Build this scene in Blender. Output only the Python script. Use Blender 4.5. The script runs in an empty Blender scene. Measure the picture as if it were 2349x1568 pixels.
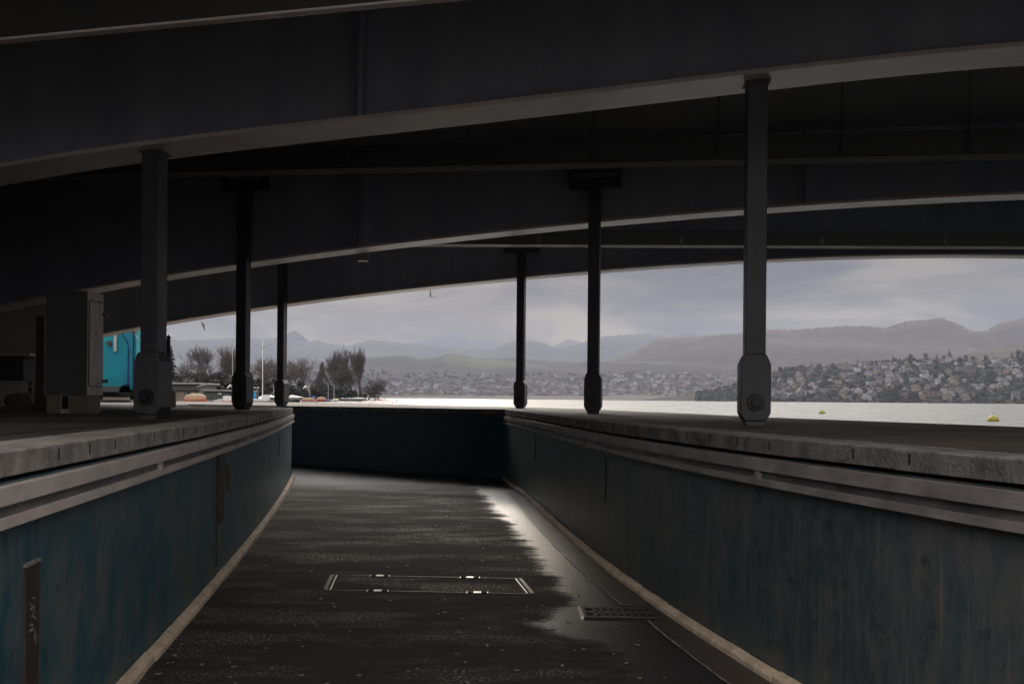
import bpy, math, random
import numpy as np
from mathutils import Vector, Matrix
R = math.radians
random.seed(7)
SC = bpy.context.scene
COL = SC.collection

# ---------------------------------------------------------------- camera, sky, sun, exposure
F, CX, HY = 2200.0, 1174.5, 914.3          # focal length, centre and horizon in pixels of a 2349 px wide view
EYE = 1.75
ROLL = 0.0085
cr, sr = math.cos(ROLL), math.sin(ROLL)
cam_d = bpy.data.cameras.new('camera'); cam = bpy.data.objects.new('camera', cam_d); COL.objects.link(cam)
cam_d.sensor_width = 36.0; cam_d.lens = 36.0 * F / 2349.0
cam_d.shift_y = (HY - 784.0) / 2349.0
cam_d.clip_start = 0.1; cam_d.clip_end = 40000
cam.matrix_world = Matrix(((cr, -sr, 0, 0), (0, 0, -1, 0), (sr, cr, 0, EYE), (0, 0, 0, 1)))
SC.camera = cam

SUN_AZ, SUN_EL = R(-4), R(15.5)
SKY_STRENGTH = 0.0425
HIDDEN_GLOW = 5.0; ZENITH_FILL = 11.5
world = bpy.data.worlds.new('World'); SC.world = world; world.use_nodes = True
nt = world.node_tree; nt.nodes.clear()
def wn(t, **k):
    n = nt.nodes.new(t)
    for a, b in k.items(): setattr(n, a, b)
    return n
out = wn('ShaderNodeOutputWorld'); bg = wn('ShaderNodeBackground')
sky = wn('ShaderNodeTexSky', sky_type='NISHITA', sun_disc=False, sun_elevation=SUN_EL, sun_rotation=SUN_AZ)
sky.air_density = 1.0; sky.dust_density = 1.0; sky.ozone_density = 1.0
tc = wn('ShaderNodeTexCoord'); mp = wn('ShaderNodeMapping')
mp.inputs['Scale'].default_value = (2.2, 2.2, 9.0); mp.inputs['Location'].default_value = (0.7, 0.2, 0.35)
n1 = wn('ShaderNodeTexNoise'); n1.inputs['Scale'].default_value = 2.2; n1.inputs['Detail'].default_value = 7; n1.inputs['Roughness'].default_value = 0.52
n1.inputs['Distortion'].default_value = 0.5
cl = wn('ShaderNodeValToRGB')
e = cl.color_ramp.elements
e[0].position = 0.39; e[0].color = (1.5, 1.7, 2.3, 1)
e[1].position = 0.62; e[1].color = (10.5, 9.4, 7.4, 1)
em = cl.color_ramp.elements.new(0.5); em.color = (4.6, 4.45, 4.4, 1)
mx = wn('ShaderNodeMix', data_type='RGBA'); mx.inputs['Factor'].default_value = 0.93
nt.links.new(tc.outputs['Generated'], mp.inputs['Vector']); nt.links.new(mp.outputs['Vector'], n1.inputs['Vector'])
nt.links.new(n1.outputs['Fac'], cl.inputs['Fac'])
nt.links.new(sky.outputs['Color'], mx.inputs['A']); nt.links.new(cl.outputs['Color'], mx.inputs['B'])
to_sun = Vector((math.sin(SUN_AZ) * math.cos(SUN_EL), math.cos(SUN_AZ) * math.cos(SUN_EL), math.sin(SUN_EL)))
# glow round the sun, added above the visible sky to light the floor
dn = wn('ShaderNodeVectorMath', operation='NORMALIZE'); dt = wn('ShaderNodeVectorMath', operation='DOT_PRODUCT'); dt.inputs[1].default_value = to_sun
nt.links.new(tc.outputs['Generated'], dn.inputs[0]); nt.links.new(dn.outputs['Vector'], dt.inputs[0])
cp_ = wn('ShaderNodeMath', operation='MAXIMUM'); cp_.inputs[1].default_value = 0.0; nt.links.new(dt.outputs['Value'], cp_.inputs[0])
pw = wn('ShaderNodeMath', operation='POWER'); pw.inputs[1].default_value = 7.0; nt.links.new(cp_.outputs[0], pw.inputs[0])
ml = wn('ShaderNodeMath', operation='MULTIPLY_ADD'); ml.inputs[1].default_value = HIDDEN_GLOW; ml.inputs[2].default_value = 1.0; sx0 = wn('ShaderNodeSeparateXYZ'); nt.links.new(dn.outputs['Vector'], sx0.inputs[0])
bank = wn('ShaderNodeMapRange', interpolation_type='SMOOTHSTEP'); bank.inputs['From Min'].default_value = 0.135; bank.inputs['From Max'].default_value = 0.24
nt.links.new(sx0.outputs['Z'], bank.inputs['Value'])
pb = wn('ShaderNodeMath', operation='MULTIPLY'); nt.links.new(pw.outputs[0], pb.inputs[0]); nt.links.new(bank.outputs['Result'], pb.inputs[1])
nt.links.new(pb.outputs[0], ml.inputs[0])
vs_ = wn('ShaderNodeVectorMath', operation='SCALE'); nt.links.new(mx.outputs['Result'], vs_.inputs[0]); nt.links.new(ml.outputs[0], vs_.inputs['Scale'])
# overcast sky: unseen upper part raised to fill the dark underside of the bridge
sx_ = wn('ShaderNodeSeparateXYZ'); nt.links.new(dn.outputs['Vector'], sx_.inputs[0])
mr_ = wn('ShaderNodeMapRange', interpolation_type='SMOOTHSTEP'); mr_.inputs['From Min'].default_value = 0.15; mr_.inputs['From Max'].default_value = 0.45; mr_.inputs['To Min'].default_value = 1.0; mr_.inputs['To Max'].default_value = ZENITH_FILL
nt.links.new(sx_.outputs['Z'], mr_.inputs['Value'])
vz_ = wn('ShaderNodeVectorMath', operation='SCALE'); nt.links.new(vs_.outputs['Vector'], vz_.inputs[0]); nt.links.new(mr_.outputs['Result'], vz_.inputs['Scale'])
mh_ = wn('ShaderNodeMapRange'); mh_.inputs['From Min'].default_value = 0.015; mh_.inputs['From Max'].default_value = 0.11; mh_.inputs['To Min'].default_value = 3.6; mh_.inputs['To Max'].default_value = 0.95
nt.links.new(sx_.outputs['Z'], mh_.inputs['Value'])
vh_ = wn('ShaderNodeVectorMath', operation='SCALE'); nt.links.new(vz_.outputs['Vector'], vh_.inputs[0]); nt.links.new(mh_.outputs['Result'], vh_.inputs['Scale'])
nt.links.new(vh_.outputs['Vector'], bg.inputs['Color']); bg.inputs['Strength'].default_value = SKY_STRENGTH
nt.links.new(bg.outputs['Background'], out.inputs['Surface'])

sun_d = bpy.data.lights.new('sun', 'SUN'); sun = bpy.data.objects.new('sun', sun_d); COL.objects.link(sun)
sun_d.energy = 0.6; sun_d.angle = R(5); sun_d.color = (1.0, 0.88, 0.74)
to_sun = Vector((math.sin(SUN_AZ) * math.cos(SUN_EL), math.cos(SUN_AZ) * math.cos(SUN_EL), math.sin(SUN_EL)))
sun.rotation_euler = to_sun.to_track_quat('Z', 'Y').to_euler()

SC.view_settings.view_transform = 'Standard'; SC.view_settings.look = 'None'
SC.view_settings.exposure = 0.0; SC.view_settings.gamma = 1.0
SC.render.engine = 'CYCLES'
SC.cycles.use_denoising = True
SC.cycles.max_bounces = 10; SC.cycles.diffuse_bounces = 5; SC.cycles.glossy_bounces = 4
SC.cycles.volume_bounces = 1; SC.cycles.sample_clamp_indirect = 4.0

# ---------------------------------------------------------------- helpers
def ray(px, py):
    lx = (px - CX) / F; ly = (HY - py) / F
    return lx * cr - ly * sr, lx * sr + ly * cr
def P(px, py, d):
    a, b = ray(px, py); return Vector((a * d, d, EYE + b * d))
def G(px, py, z=0.0):
    a, b = ray(px, py); d = (z - EYE) / b; return Vector((a * d, d, z))
def horizon(px): return HY + (px - CX) * math.tan(ROLL)
def topx(v): # world -> pixel
    a, b = v[0] / v[1], (v[2] - EYE) / v[1]
    lx = a * cr + b * sr; ly = -a * sr + b * cr
    return CX + lx * F, HY - ly * F

class MB:
    def __init__(s): s.v = []; s.f = []; s.m = []
    def add(s, vs, fs, mi=0):
        o = len(s.v); s.v += [tuple(x) for x in vs]
        for f in fs: s.f.append(tuple(o + i for i in f)); s.m.append(mi)
    def box(s, c, size, rz=0.0, mi=0, M=None):
        hx, hy, hz = size[0] / 2, size[1] / 2, size[2] / 2
        ca, sa = math.cos(rz), math.sin(rz); vs = []
        for z in (-hz, hz):
            for x, y in ((-hx, -hy), (hx, -hy), (hx, hy), (-hx, hy)):
                p = Vector((x, y, z))
                if M is not None: p = M @ p
                else: p = Vector((x * ca - y * sa, x * sa + y * ca, z))
                vs.append((c[0] + p.x, c[1] + p.y, c[2] + p.z))
        s.add(vs, [(3, 2, 1, 0), (4, 5, 6, 7), (0, 1, 5, 4), (1, 2, 6, 5), (2, 3, 7, 6), (3, 0, 4, 7)], mi)
    def prism(s, poly, z0, z1, mi=0):
        n = len(poly)
        area = sum(poly[i][0] * poly[(i + 1) % n][1] - poly[(i + 1) % n][0] * poly[i][1] for i in range(n))
        if area < 0: poly = poly[::-1]
        vs = [(p[0], p[1], z0) for p in poly] + [(p[0], p[1], z1) for p in poly]
        fs = [tuple(range(n - 1, -1, -1)), tuple(range(n, 2 * n))] + [(i, (i + 1) % n, n + (i + 1) % n, n + i) for i in range(n)]
        s.add(vs, fs, mi)
    def extrude_profile(s, prof, M, depth, mi=0):   # prof in local (x,z), extruded along local y, centred
        n = len(prof)
        vs = [M @ Vector((p[0], -depth / 2, p[1])) for p in prof] + [M @ Vector((p[0], depth / 2, p[1])) for p in prof]
        fs = [tuple(range(n)), tuple(range(2 * n - 1, n - 1, -1))] + [((i + 1) % n, i, n + i, n + (i + 1) % n) for i in range(n)]
        s.add(vs, fs, mi)
    def tube(s, pts, rad, n=6, mi=0, caps=True):
        pts = [Vector(p) for p in pts]
        if not hasattr(rad, '__len__'): rad = [rad] * len(pts)
        vs = []; fs = []
        for i, p in enumerate(pts):
            d = (pts[min(i + 1, len(pts) - 1)] - pts[max(i - 1, 0)])
            d = d.normalized() if d.length > 1e-9 else Vector((0, 0, 1))
            a = d.cross(Vector((0, 0, 1)) if abs(d.z) < 0.95 else Vector((1, 0, 0))).normalized(); b = d.cross(a)
            for k in range(n):
                t = 2 * math.pi * k / n
                vs.append(p + (a * math.cos(t) + b * math.sin(t)) * rad[i])
        for i in range(len(pts) - 1):
            for k in range(n):
                k2 = (k + 1) % n
                fs.append((i * n + k, i * n + k2, (i + 1) * n + k2, (i + 1) * n + k))
        if caps and n > 2:
            fs.append(tuple(range(n - 1, -1, -1))); fs.append(tuple((len(pts) - 1) * n + k for k in range(n)))
        s.add(vs, fs, mi)
    def lathe(s, prof, c, n=12, mi=0):   # prof (r,z)
        vs = []; fs = []
        for r, z in prof:
            for k in range(n):
                t = 2 * math.pi * k / n; vs.append((c[0] + r * math.cos(t), c[1] + r * math.sin(t), c[2] + z))
        for i in range(len(prof) - 1):
            for k in range(n):
                k2 = (k + 1) % n; fs.append((i * n + k, i * n + k2, (i + 1) * n + k2, (i + 1) * n + k))
        fs.append(tuple(range(n - 1, -1, -1))); fs.append(tuple((len(prof) - 1) * n + k for k in range(n)))
        s.add(vs, fs, mi)
    def blob(s, c, rad, seed=0, n=7, m=5, amp=0.25, mi=0):
        rr = random.Random(seed); vs = []; fs = []
        for i in range(m + 1):
            th = math.pi * i / m
            for k in range(n):
                t = 2 * math.pi * k / n; q = 1 + amp * (rr.random() * 2 - 1)
                vs.append((c[0] + rad[0] * q * math.sin(th) * math.cos(t), c[1] + rad[1] * q * math.sin(th) * math.sin(t), c[2] + rad[2] * q * math.cos(th)))
        for i in range(m):
            for k in range(n):
                k2 = (k + 1) % n; fs.append((i * n + k, (i + 1) * n + k, (i + 1) * n + k2, i * n + k2))
        s.add(vs, fs, mi)
    def sweep(s, path, prof, up=None, closed=False, mi=0, side=1):
        """path: list of plan points (x,y); prof: closed list of (offset to the left of travel * side, z)"""
        n = len(prof); vs = []; fs = []
        for i, p in enumerate(path):
            a = Vector(path[max(i - 1, 0)][:2]); b = Vector(path[min(i + 1, len(path) - 1)][:2])
            d = (b - a).normalized(); nn = Vector((-d.y, d.x)) * side
            z0 = p[2] if len(p) > 2 else 0.0
            for o, z in prof: vs.append((p[0] + nn.x * o, p[1] + nn.y * o, z0 + z))
        for i in range(len(path) - 1):
            for k in range(n):
                k2 = (k + 1) % n; fs.append((i * n + k, i * n + k2, (i + 1) * n + k2, (i + 1) * n + k))
        fs.append(tuple(range(n - 1, -1, -1))); fs.append(tuple((len(path) - 1) * n + k for k in range(n)))
        s.add(vs, fs, mi)
    def mesh(s, name, mats, off=(0, 0, 0), smooth=False, fix=True):
        me = bpy.data.meshes.new(name)
        me.from_pydata([(v[0] - off[0], v[1] - off[1], v[2] - off[2]) for v in s.v], [], s.f)
        if not isinstance(mats, (list, tuple)): mats = [mats]
        for m in mats: me.materials.append(m)
        me.polygons.foreach_set('material_index', s.m)
        if smooth: me.polygons.foreach_set('use_smooth', [True] * len(s.f))
        me.update()
        if fix:
            import bmesh
            bm = bmesh.new(); bm.from_mesh(me); bmesh.ops.recalc_face_normals(bm, faces=bm.faces); bm.to_mesh(me); bm.free()
        return me
    def build(s, name, mats, parent=None, smooth=False, fix=True, bevel=0.0, base=None):
        off = (0, 0, 0)
        if parent is not None:
            q = parent
            o3 = Vector((0, 0, 0))
            while q is not None: o3 += q.location; q = q.parent
            off = o3
        elif base is not None: off = Vector(base)
        o = bpy.data.objects.new(name, s.mesh(name, mats, off, smooth, fix))
        COL.objects.link(o)
        if parent is not None: o.parent = parent
        elif base is not None: o.location = base
        if bevel:
            b = o.modifiers.new('bevel', 'BEVEL'); b.width = bevel; b.segments = 2; b.limit_method = 'ANGLE'; b.angle_limit = R(40)
        return o

def tag(o, label=None, cat=None, group=None, kind=None):
    if label: o['label'] = label
    if cat: o['category'] = cat
    if group: o['group'] = group
    if kind: o['kind'] = kind
    return o
def empty(name, loc, label, cat, group=None, rz=0.0):
    o = bpy.data.objects.new(name, None); COL.objects.link(o); o.location = loc; o.rotation_euler = (0, 0, rz)
    o.empty_display_size = 0.2
    return tag(o, label, cat, group)
def copy_tree(o, parent=None):
    c = o.copy(); COL.objects.link(c)
    if parent is not None: c.parent = parent
    for ch in list(o.children): copy_tree(ch, c)
    return c

# ---------------------------------------------------------------- materials
def mat(name, base, rough=0.6, metal=0.0, var=None, scale=4.0, stretch=(1, 1, 1), bump=0.0, bscale=40.0, spec=0.5, detail=6, lo=0.35, hi=0.65, mask=None):
    m = bpy.data.materials.new(name); m.use_nodes = True; t = m.node_tree; b = t.nodes['Principled BSDF']
    b.inputs['Roughness'].default_value = rough; b.inputs['Metallic'].default_value = metal
    b.inputs['Specular IOR Level'].default_value = spec
    b.inputs['Base Color'].default_value = (*base, 1)
    tcn = t.nodes.new('ShaderNodeTexCoord'); mpn = t.nodes.new('ShaderNodeMapping'); mpn.inputs['Scale'].default_value = stretch
    t.links.new(tcn.outputs['Object'], mpn.inputs['Vector'])
    if var:
        n = t.nodes.new('ShaderNodeTexNoise'); n.inputs['Scale'].default_value = scale; n.inputs['Detail'].default_value = detail; n.inputs['Roughness'].default_value = 0.65
        t.links.new(mpn.outputs['Vector'], n.inputs['Vector'])
        r = t.nodes.new('ShaderNodeValToRGB'); r.color_ramp.elements[0].position = lo; r.color_ramp.elements[1].position = hi
        r.color_ramp.elements[0].color = (*base, 1); r.color_ramp.elements[1].color = (*var, 1)
        t.links.new(n.outputs['Fac'], r.inputs['Fac']); t.links.new(r.outputs['Color'], b.inputs['Base Color'])
    if bump:
        n2 = t.nodes.new('ShaderNodeTexNoise'); n2.inputs['Scale'].default_value = bscale; n2.inputs['Detail'].default_value = 4
        t.links.new(mpn.outputs['Vector'], n2.inputs['Vector'])
        bp = t.nodes.new('ShaderNodeBump'); bp.inputs['Strength'].default_value = bump; bp.inputs['Distance'].default_value = 0.02
        t.links.new(n2.outputs['Fac'], bp.inputs['Height']); t.links.new(bp.outputs['Normal'], b.inputs['Normal'])
    return m
def node(t, ty, **k):
    n = t.nodes.new(ty)
    for a, b in k.items():
        if a in n.inputs: n.inputs[a].default_value = b
        else: setattr(n, a, b)
    return n

M = {}
M['steel'] = mat('grey_steel_paint', (0.29, 0.32, 0.40), 0.6, 0, (0.38, 0.41, 0.49), 1.6, (1.2, 1.2, 0.25), 0.1, 30)
M['flange'] = mat('beige_flange_paint', (0.76, 0.66, 0.62), 0.32, 0, (0.62, 0.53, 0.49), 1.6, (1, 1, 1), 0.05, 18, spec=1.0)
M['column'] = mat('column_paint', (0.045, 0.047, 0.060), 0.5, 0, (0.074, 0.072, 0.08), 3.5, (1.5, 1.5, 0.4), 0.08, 60)
M['beam'] = mat('black_beam_paint', (0.035, 0.035, 0.037), 0.7, 0, (0.05, 0.05, 0.05), 1.0)
M['bolt'] = mat('bolt_steel', (0.03, 0.03, 0.034), 0.4, 0.3)
M['deck'] = mat('deck_soffit_concrete', (0.36, 0.365, 0.385), 0.8, 0, (0.27, 0.275, 0.29), 0.8)
M['duct'] = mat('duct_steel', (0.2, 0.2, 0.21), 0.5, 0.0)
M['ductd'] = mat('dark_duct_steel', (0.10, 0.10, 0.105), 0.7)
M['galv'] = mat('galvanised_steel', (0.42, 0.42, 0.43), 0.4, 0.6)
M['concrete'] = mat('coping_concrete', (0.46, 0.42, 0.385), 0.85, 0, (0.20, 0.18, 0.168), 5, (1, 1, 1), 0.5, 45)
M['concreter'] = mat('dark_coping_concrete', (0.24, 0.225, 0.215), 0.85, 0, (0.09, 0.083, 0.08), 5, (1, 1, 1), 0.5, 45)  # darker concrete for the right-hand and far copings
M['ledge'] = mat('ledge_concrete', (0.12, 0.093, 0.075), 0.85, 0, (0.038, 0.031, 0.027), 1.1, (0.35, 1.6, 1), 0.3, 14)
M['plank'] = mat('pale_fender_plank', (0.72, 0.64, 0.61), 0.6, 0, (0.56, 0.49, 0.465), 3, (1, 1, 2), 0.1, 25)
M['plankr'] = mat('shaded_fender_plank', (0.36, 0.325, 0.32), 0.6, 0, (0.20, 0.18, 0.18), 3, (1, 1, 2), 0.1, 25)  # darker copy of the plank: dimmer right side put into the colour
M['strip'] = mat('dark_glossy_strip', (0.07, 0.075, 0.09), 0.35, 0, (0.24, 0.22, 0.225), 2.2, (1, 1, 1))
M['curb'] = mat('tan_curb_stone', (0.74, 0.59, 0.46), 0.8, 0, (0.47, 0.37, 0.29), 6, (1, 1, 1), 0.6, 35)
M['gutter'] = mat('gutter_channel', (0.085, 0.068, 0.058), 0.45, 0, (0.055, 0.045, 0.04), 2.5, (1, 1, 1), 0.2, 30)
M['quartz'] = mat('pale_joint_line', (0.5, 0.46, 0.44), 0.5, 0, (0.12, 0.11, 0.11), 9)
M['iron'] = mat('grate_iron', (0.09, 0.088, 0.085), 0.42, 0.4)
M['frame'] = mat('manhole_frame_steel', (0.14, 0.115, 0.095), 0.5, 0.3, (0.025, 0.022, 0.02), 5)
M['hinge'] = mat('bright_worn_steel', (0.75, 0.72, 0.68), 0.35, 0.3)
M['black'] = mat('black_void', (0.01, 0.01, 0.01), 0.9)
M['rust'] = mat('rusty_brown_plate', (0.062, 0.047, 0.044), 0.6, 0, (0.04, 0.032, 0.031), 4, (1, 1, 1), 0.1, 30)
M['chalk'] = mat('chalk_paint', (0.36, 0.34, 0.36), 0.8, 0, (0.14, 0.12, 0.13), 18)
M['groove'] = mat('dark_groove', (0.03, 0.028, 0.028), 0.7)
M['cabinetshade'] = mat('cabinet_shaded_grey', (0.09, 0.09, 0.095), 0.55, 0, (0.07, 0.07, 0.075), 2.0)  # housing copy of the cabinet grey, shade put into its colour
M['cabinet'] = mat('cabinet_lit_grey', (0.66, 0.58, 0.53), 0.5, 0, (0.46, 0.39, 0.36), 2.5, (3, 3, 1), 0.05, 30)  # pale copy: light on the cabinet's side is put into the colour
M['land'] = mat('lakeside_ground', (0.05, 0.045, 0.042), 0.95, 0, (0.03, 0.028, 0.026), 0.06)
M['abut'] = mat('abutment_concrete', (0.09, 0.085, 0.08), 0.85, 0, (0.055, 0.05, 0.05), 0.8, (1, 1, 1), 0.3, 8)
M['teal'] = mat('turquoise_paint', (0.0, 0.24, 0.31), 0.7, 0, (0.0, 0.19, 0.26), 1.2)
M['blue'] = mat('blue_trim', (0.01, 0.16, 0.36), 0.5)
M['navy'] = mat('navy_rib', (0.005, 0.03, 0.09), 0.5)
M['red'] = mat('red_plastic', (0.55, 0.05, 0.035), 0.5)
M['white'] = mat('white_paint', (0.75, 0.74, 0.73), 0.6, 0, (0.6, 0.59, 0.58), 0.8)
M['grey'] = mat('grey_paint', (0.25, 0.25, 0.26), 0.6)
M['dgrey'] = mat('dark_grey_paint', (0.06, 0.062, 0.065), 0.7)
M['greenwall'] = mat('dark_green_wall', (0.07, 0.08, 0.075), 0.7)
M['wallpanel'] = mat('grey_wall_panel', (0.16, 0.16, 0.155), 0.7)
M['board'] = mat('tan_board', (0.22, 0.18, 0.14), 0.7, 0, (0.16, 0.13, 0.10), 1.5)
M['tanvas'] = mat('tan_canvas', (0.27, 0.195, 0.125), 0.8, 0, (0.20, 0.145, 0.095), 1.5)
M['orange'] = mat('orange_hull', (0.55, 0.075, 0.035), 0.6)
M['beige'] = mat('beige_bin', (0.42, 0.34, 0.24), 0.6)
M['bcanvas'] = mat('blue_canvas', (0.03, 0.07, 0.28), 0.7)
M['sky'] = mat('bright_blue_cloth', (0.01, 0.22, 0.50), 0.7)
M['yellow'] = mat('yellow_buoy_paint', (0.20, 0.175, 0.01), 0.55)
M['dhull'] = mat('dark_hull', (0.035, 0.036, 0.05), 0.5)
M['glass'] = mat('dark_window_glass', (0.03, 0.035, 0.045), 0.25)
M['bark'] = mat('grey_brown_bark', (0.05, 0.038, 0.037), 0.9, 0, (0.075, 0.057, 0.053), 0.3)
M['barkpale'] = mat('pale_twigs', (0.13, 0.10, 0.095), 0.9, 0, (0.09, 0.07, 0.066), 0.3)
M['conifer'] = mat('dark_conifer_needles', (0.013, 0.018, 0.015), 0.9, 0, (0.024, 0.03, 0.022), 0.5)
M['shrub'] = mat('winter_shrub', (0.026, 0.020, 0.018), 0.9, 0, (0.016, 0.014, 0.013), 0.4)
M['gull'] = mat('gull_feathers', (0.62, 0.61, 0.60), 0.7)
M['gulldark'] = mat('gull_shaded_feathers', (0.16, 0.155, 0.16), 0.7)
M['skin'] = mat('wood_pole', (0.25, 0.21, 0.17), 0.7)

def wall_material(name, c_blue, c_grey, c_streak):
    m = bpy.data.materials.new(name); m.use_nodes = True; t = m.node_tree; b = t.nodes['Principled BSDF']
    tcn = node(t, 'ShaderNodeTexCoord')
    mp1 = node(t, 'ShaderNodeMapping'); mp1.inputs['Scale'].default_value = (2.0, 2.0, 1.0)
    mp2 = node(t, 'ShaderNodeMapping'); mp2.inputs['Scale'].default_value = (6, 6, 1.6)
    t.links.new(tcn.outputs['Object'], mp1.inputs['Vector']); t.links.new(tcn.outputs['Object'], mp2.inputs['Vector'])
    a = node(t, 'ShaderNodeTexNoise', Scale=1.2, Detail=8.0, Roughness=0.7); c = node(t, 'ShaderNodeTexNoise', Scale=2.0, Detail=6.0, Roughness=0.75)
    d = node(t, 'ShaderNodeTexNoise', Scale=7.0, Detail=8.0, Roughness=0.7)
    t.links.new(mp1.outputs['Vector'], a.inputs['Vector']); t.links.new(mp2.outputs['Vector'], c.inputs['Vector']); t.links.new(tcn.outputs['Object'], d.inputs['Vector'])
    r1 = node(t, 'ShaderNodeValToRGB'); r1.color_ramp.elements[0].position = 0.42; r1.color_ramp.elements[1].position = 0.62
    r1.color_ramp.elements[0].color = (*c_blue, 1); r1.color_ramp.elements[1].color = (*c_grey, 1)
    t.links.new(a.outputs['Fac'], r1.inputs['Fac'])
    r2 = node(t, 'ShaderNodeValToRGB'); r2.color_ramp.elements[0].position = 0.45; r2.color_ramp.elements[1].position = 0.72
    r2.color_ramp.elements[0].color = (0, 0, 0, 1); r2.color_ramp.elements[1].color = (1, 1, 1, 1)
    t.links.new(c.outputs['Fac'], r2.inputs['Fac'])
    m1 = node(t, 'ShaderNodeMix', data_type='RGBA'); m1.inputs['B'].default_value = (*c_streak, 1)
    f = node(t, 'ShaderNodeMath', operation='MULTIPLY'); f.inputs[1].default_value = 0.55
    t.links.new(r2.outputs['Color'], f.inputs[0]); t.links.new(f.outputs[0], m1.inputs['Factor']); t.links.new(r1.outputs['Color'], m1.inputs['A'])
    r3 = node(t, 'ShaderNodeValToRGB'); r3.color_ramp.elements[0].position = 0.54; r3.color_ramp.elements[1].position = 0.74
    t.links.new(d.outputs['Fac'], r3.inputs['Fac'])
    m2 = node(t, 'ShaderNodeMix', data_type='RGBA'); m2.inputs['B'].default_value = (0.022, 0.035, 0.042, 1)
    t.links.new(r3.outputs['Color'], m2.inputs['Factor']); t.links.new(m1.outputs['Result'], m2.inputs['A'])
    t.links.new(m2.outputs['Result'], b.inputs['Base Color'])
    # thin rain drips and scuffs
    mp3 = node(t, 'ShaderNodeMapping'); mp3.inputs['Scale'].default_value = (26, 26, 0.9); t.links.new(tcn.outputs['Object'], mp3.inputs['Vector'])
    dr = node(t, 'ShaderNodeTexNoise', Scale=1.0, Detail=3.0, Roughness=0.6); t.links.new(mp3.outputs['Vector'], dr.inputs['Vector'])
    r4 = node(t, 'ShaderNodeValToRGB'); r4.color_ramp.elements[0].position = 0.60; r4.color_ramp.elements[1].position = 0.72
    t.links.new(dr.outputs['Fac'], r4.inputs['Fac'])
    f4 = node(t, 'ShaderNodeMath', operation='MULTIPLY'); f4.inputs[1].default_value = 0.6; t.links.new(r4.outputs['Color'], f4.inputs[0])
    m3 = node(t, 'ShaderNodeMix', data_type='RGBA'); m3.inputs['B'].default_value = (*c_streak, 1)
    t.links.new(f4.outputs[0], m3.inputs['Factor']); t.links.new(m2.outputs['Result'], m3.inputs['A']); t.links.new(m3.outputs['Result'], b.inputs['Base Color'])
    rr = node(t, 'ShaderNodeMapRange'); rr.inputs['To Min'].default_value = 0.28; rr.inputs['To Max'].default_value = 0.65
    t.links.new(c.outputs['Fac'], rr.inputs['Value']); t.links.new(rr.outputs['Result'], b.inputs['Roughness'])
    bp = node(t, 'ShaderNodeBump'); bp.inputs['Strength'].default_value = 0.25; bp.inputs['Distance'].default_value = 0.01
    t.links.new(d.outputs['Fac'], bp.inputs['Height']); t.links.new(bp.outputs['Normal'], b.inputs['Normal'])
    return m
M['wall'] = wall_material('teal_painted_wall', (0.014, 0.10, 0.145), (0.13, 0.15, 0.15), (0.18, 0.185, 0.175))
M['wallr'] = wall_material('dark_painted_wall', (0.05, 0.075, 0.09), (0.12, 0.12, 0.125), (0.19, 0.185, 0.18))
M['wallb'] = wall_material('navy_painted_wall', (0.02, 0.06, 0.12), (0.03, 0.06, 0.10), (0.05, 0.07, 0.09))

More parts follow.
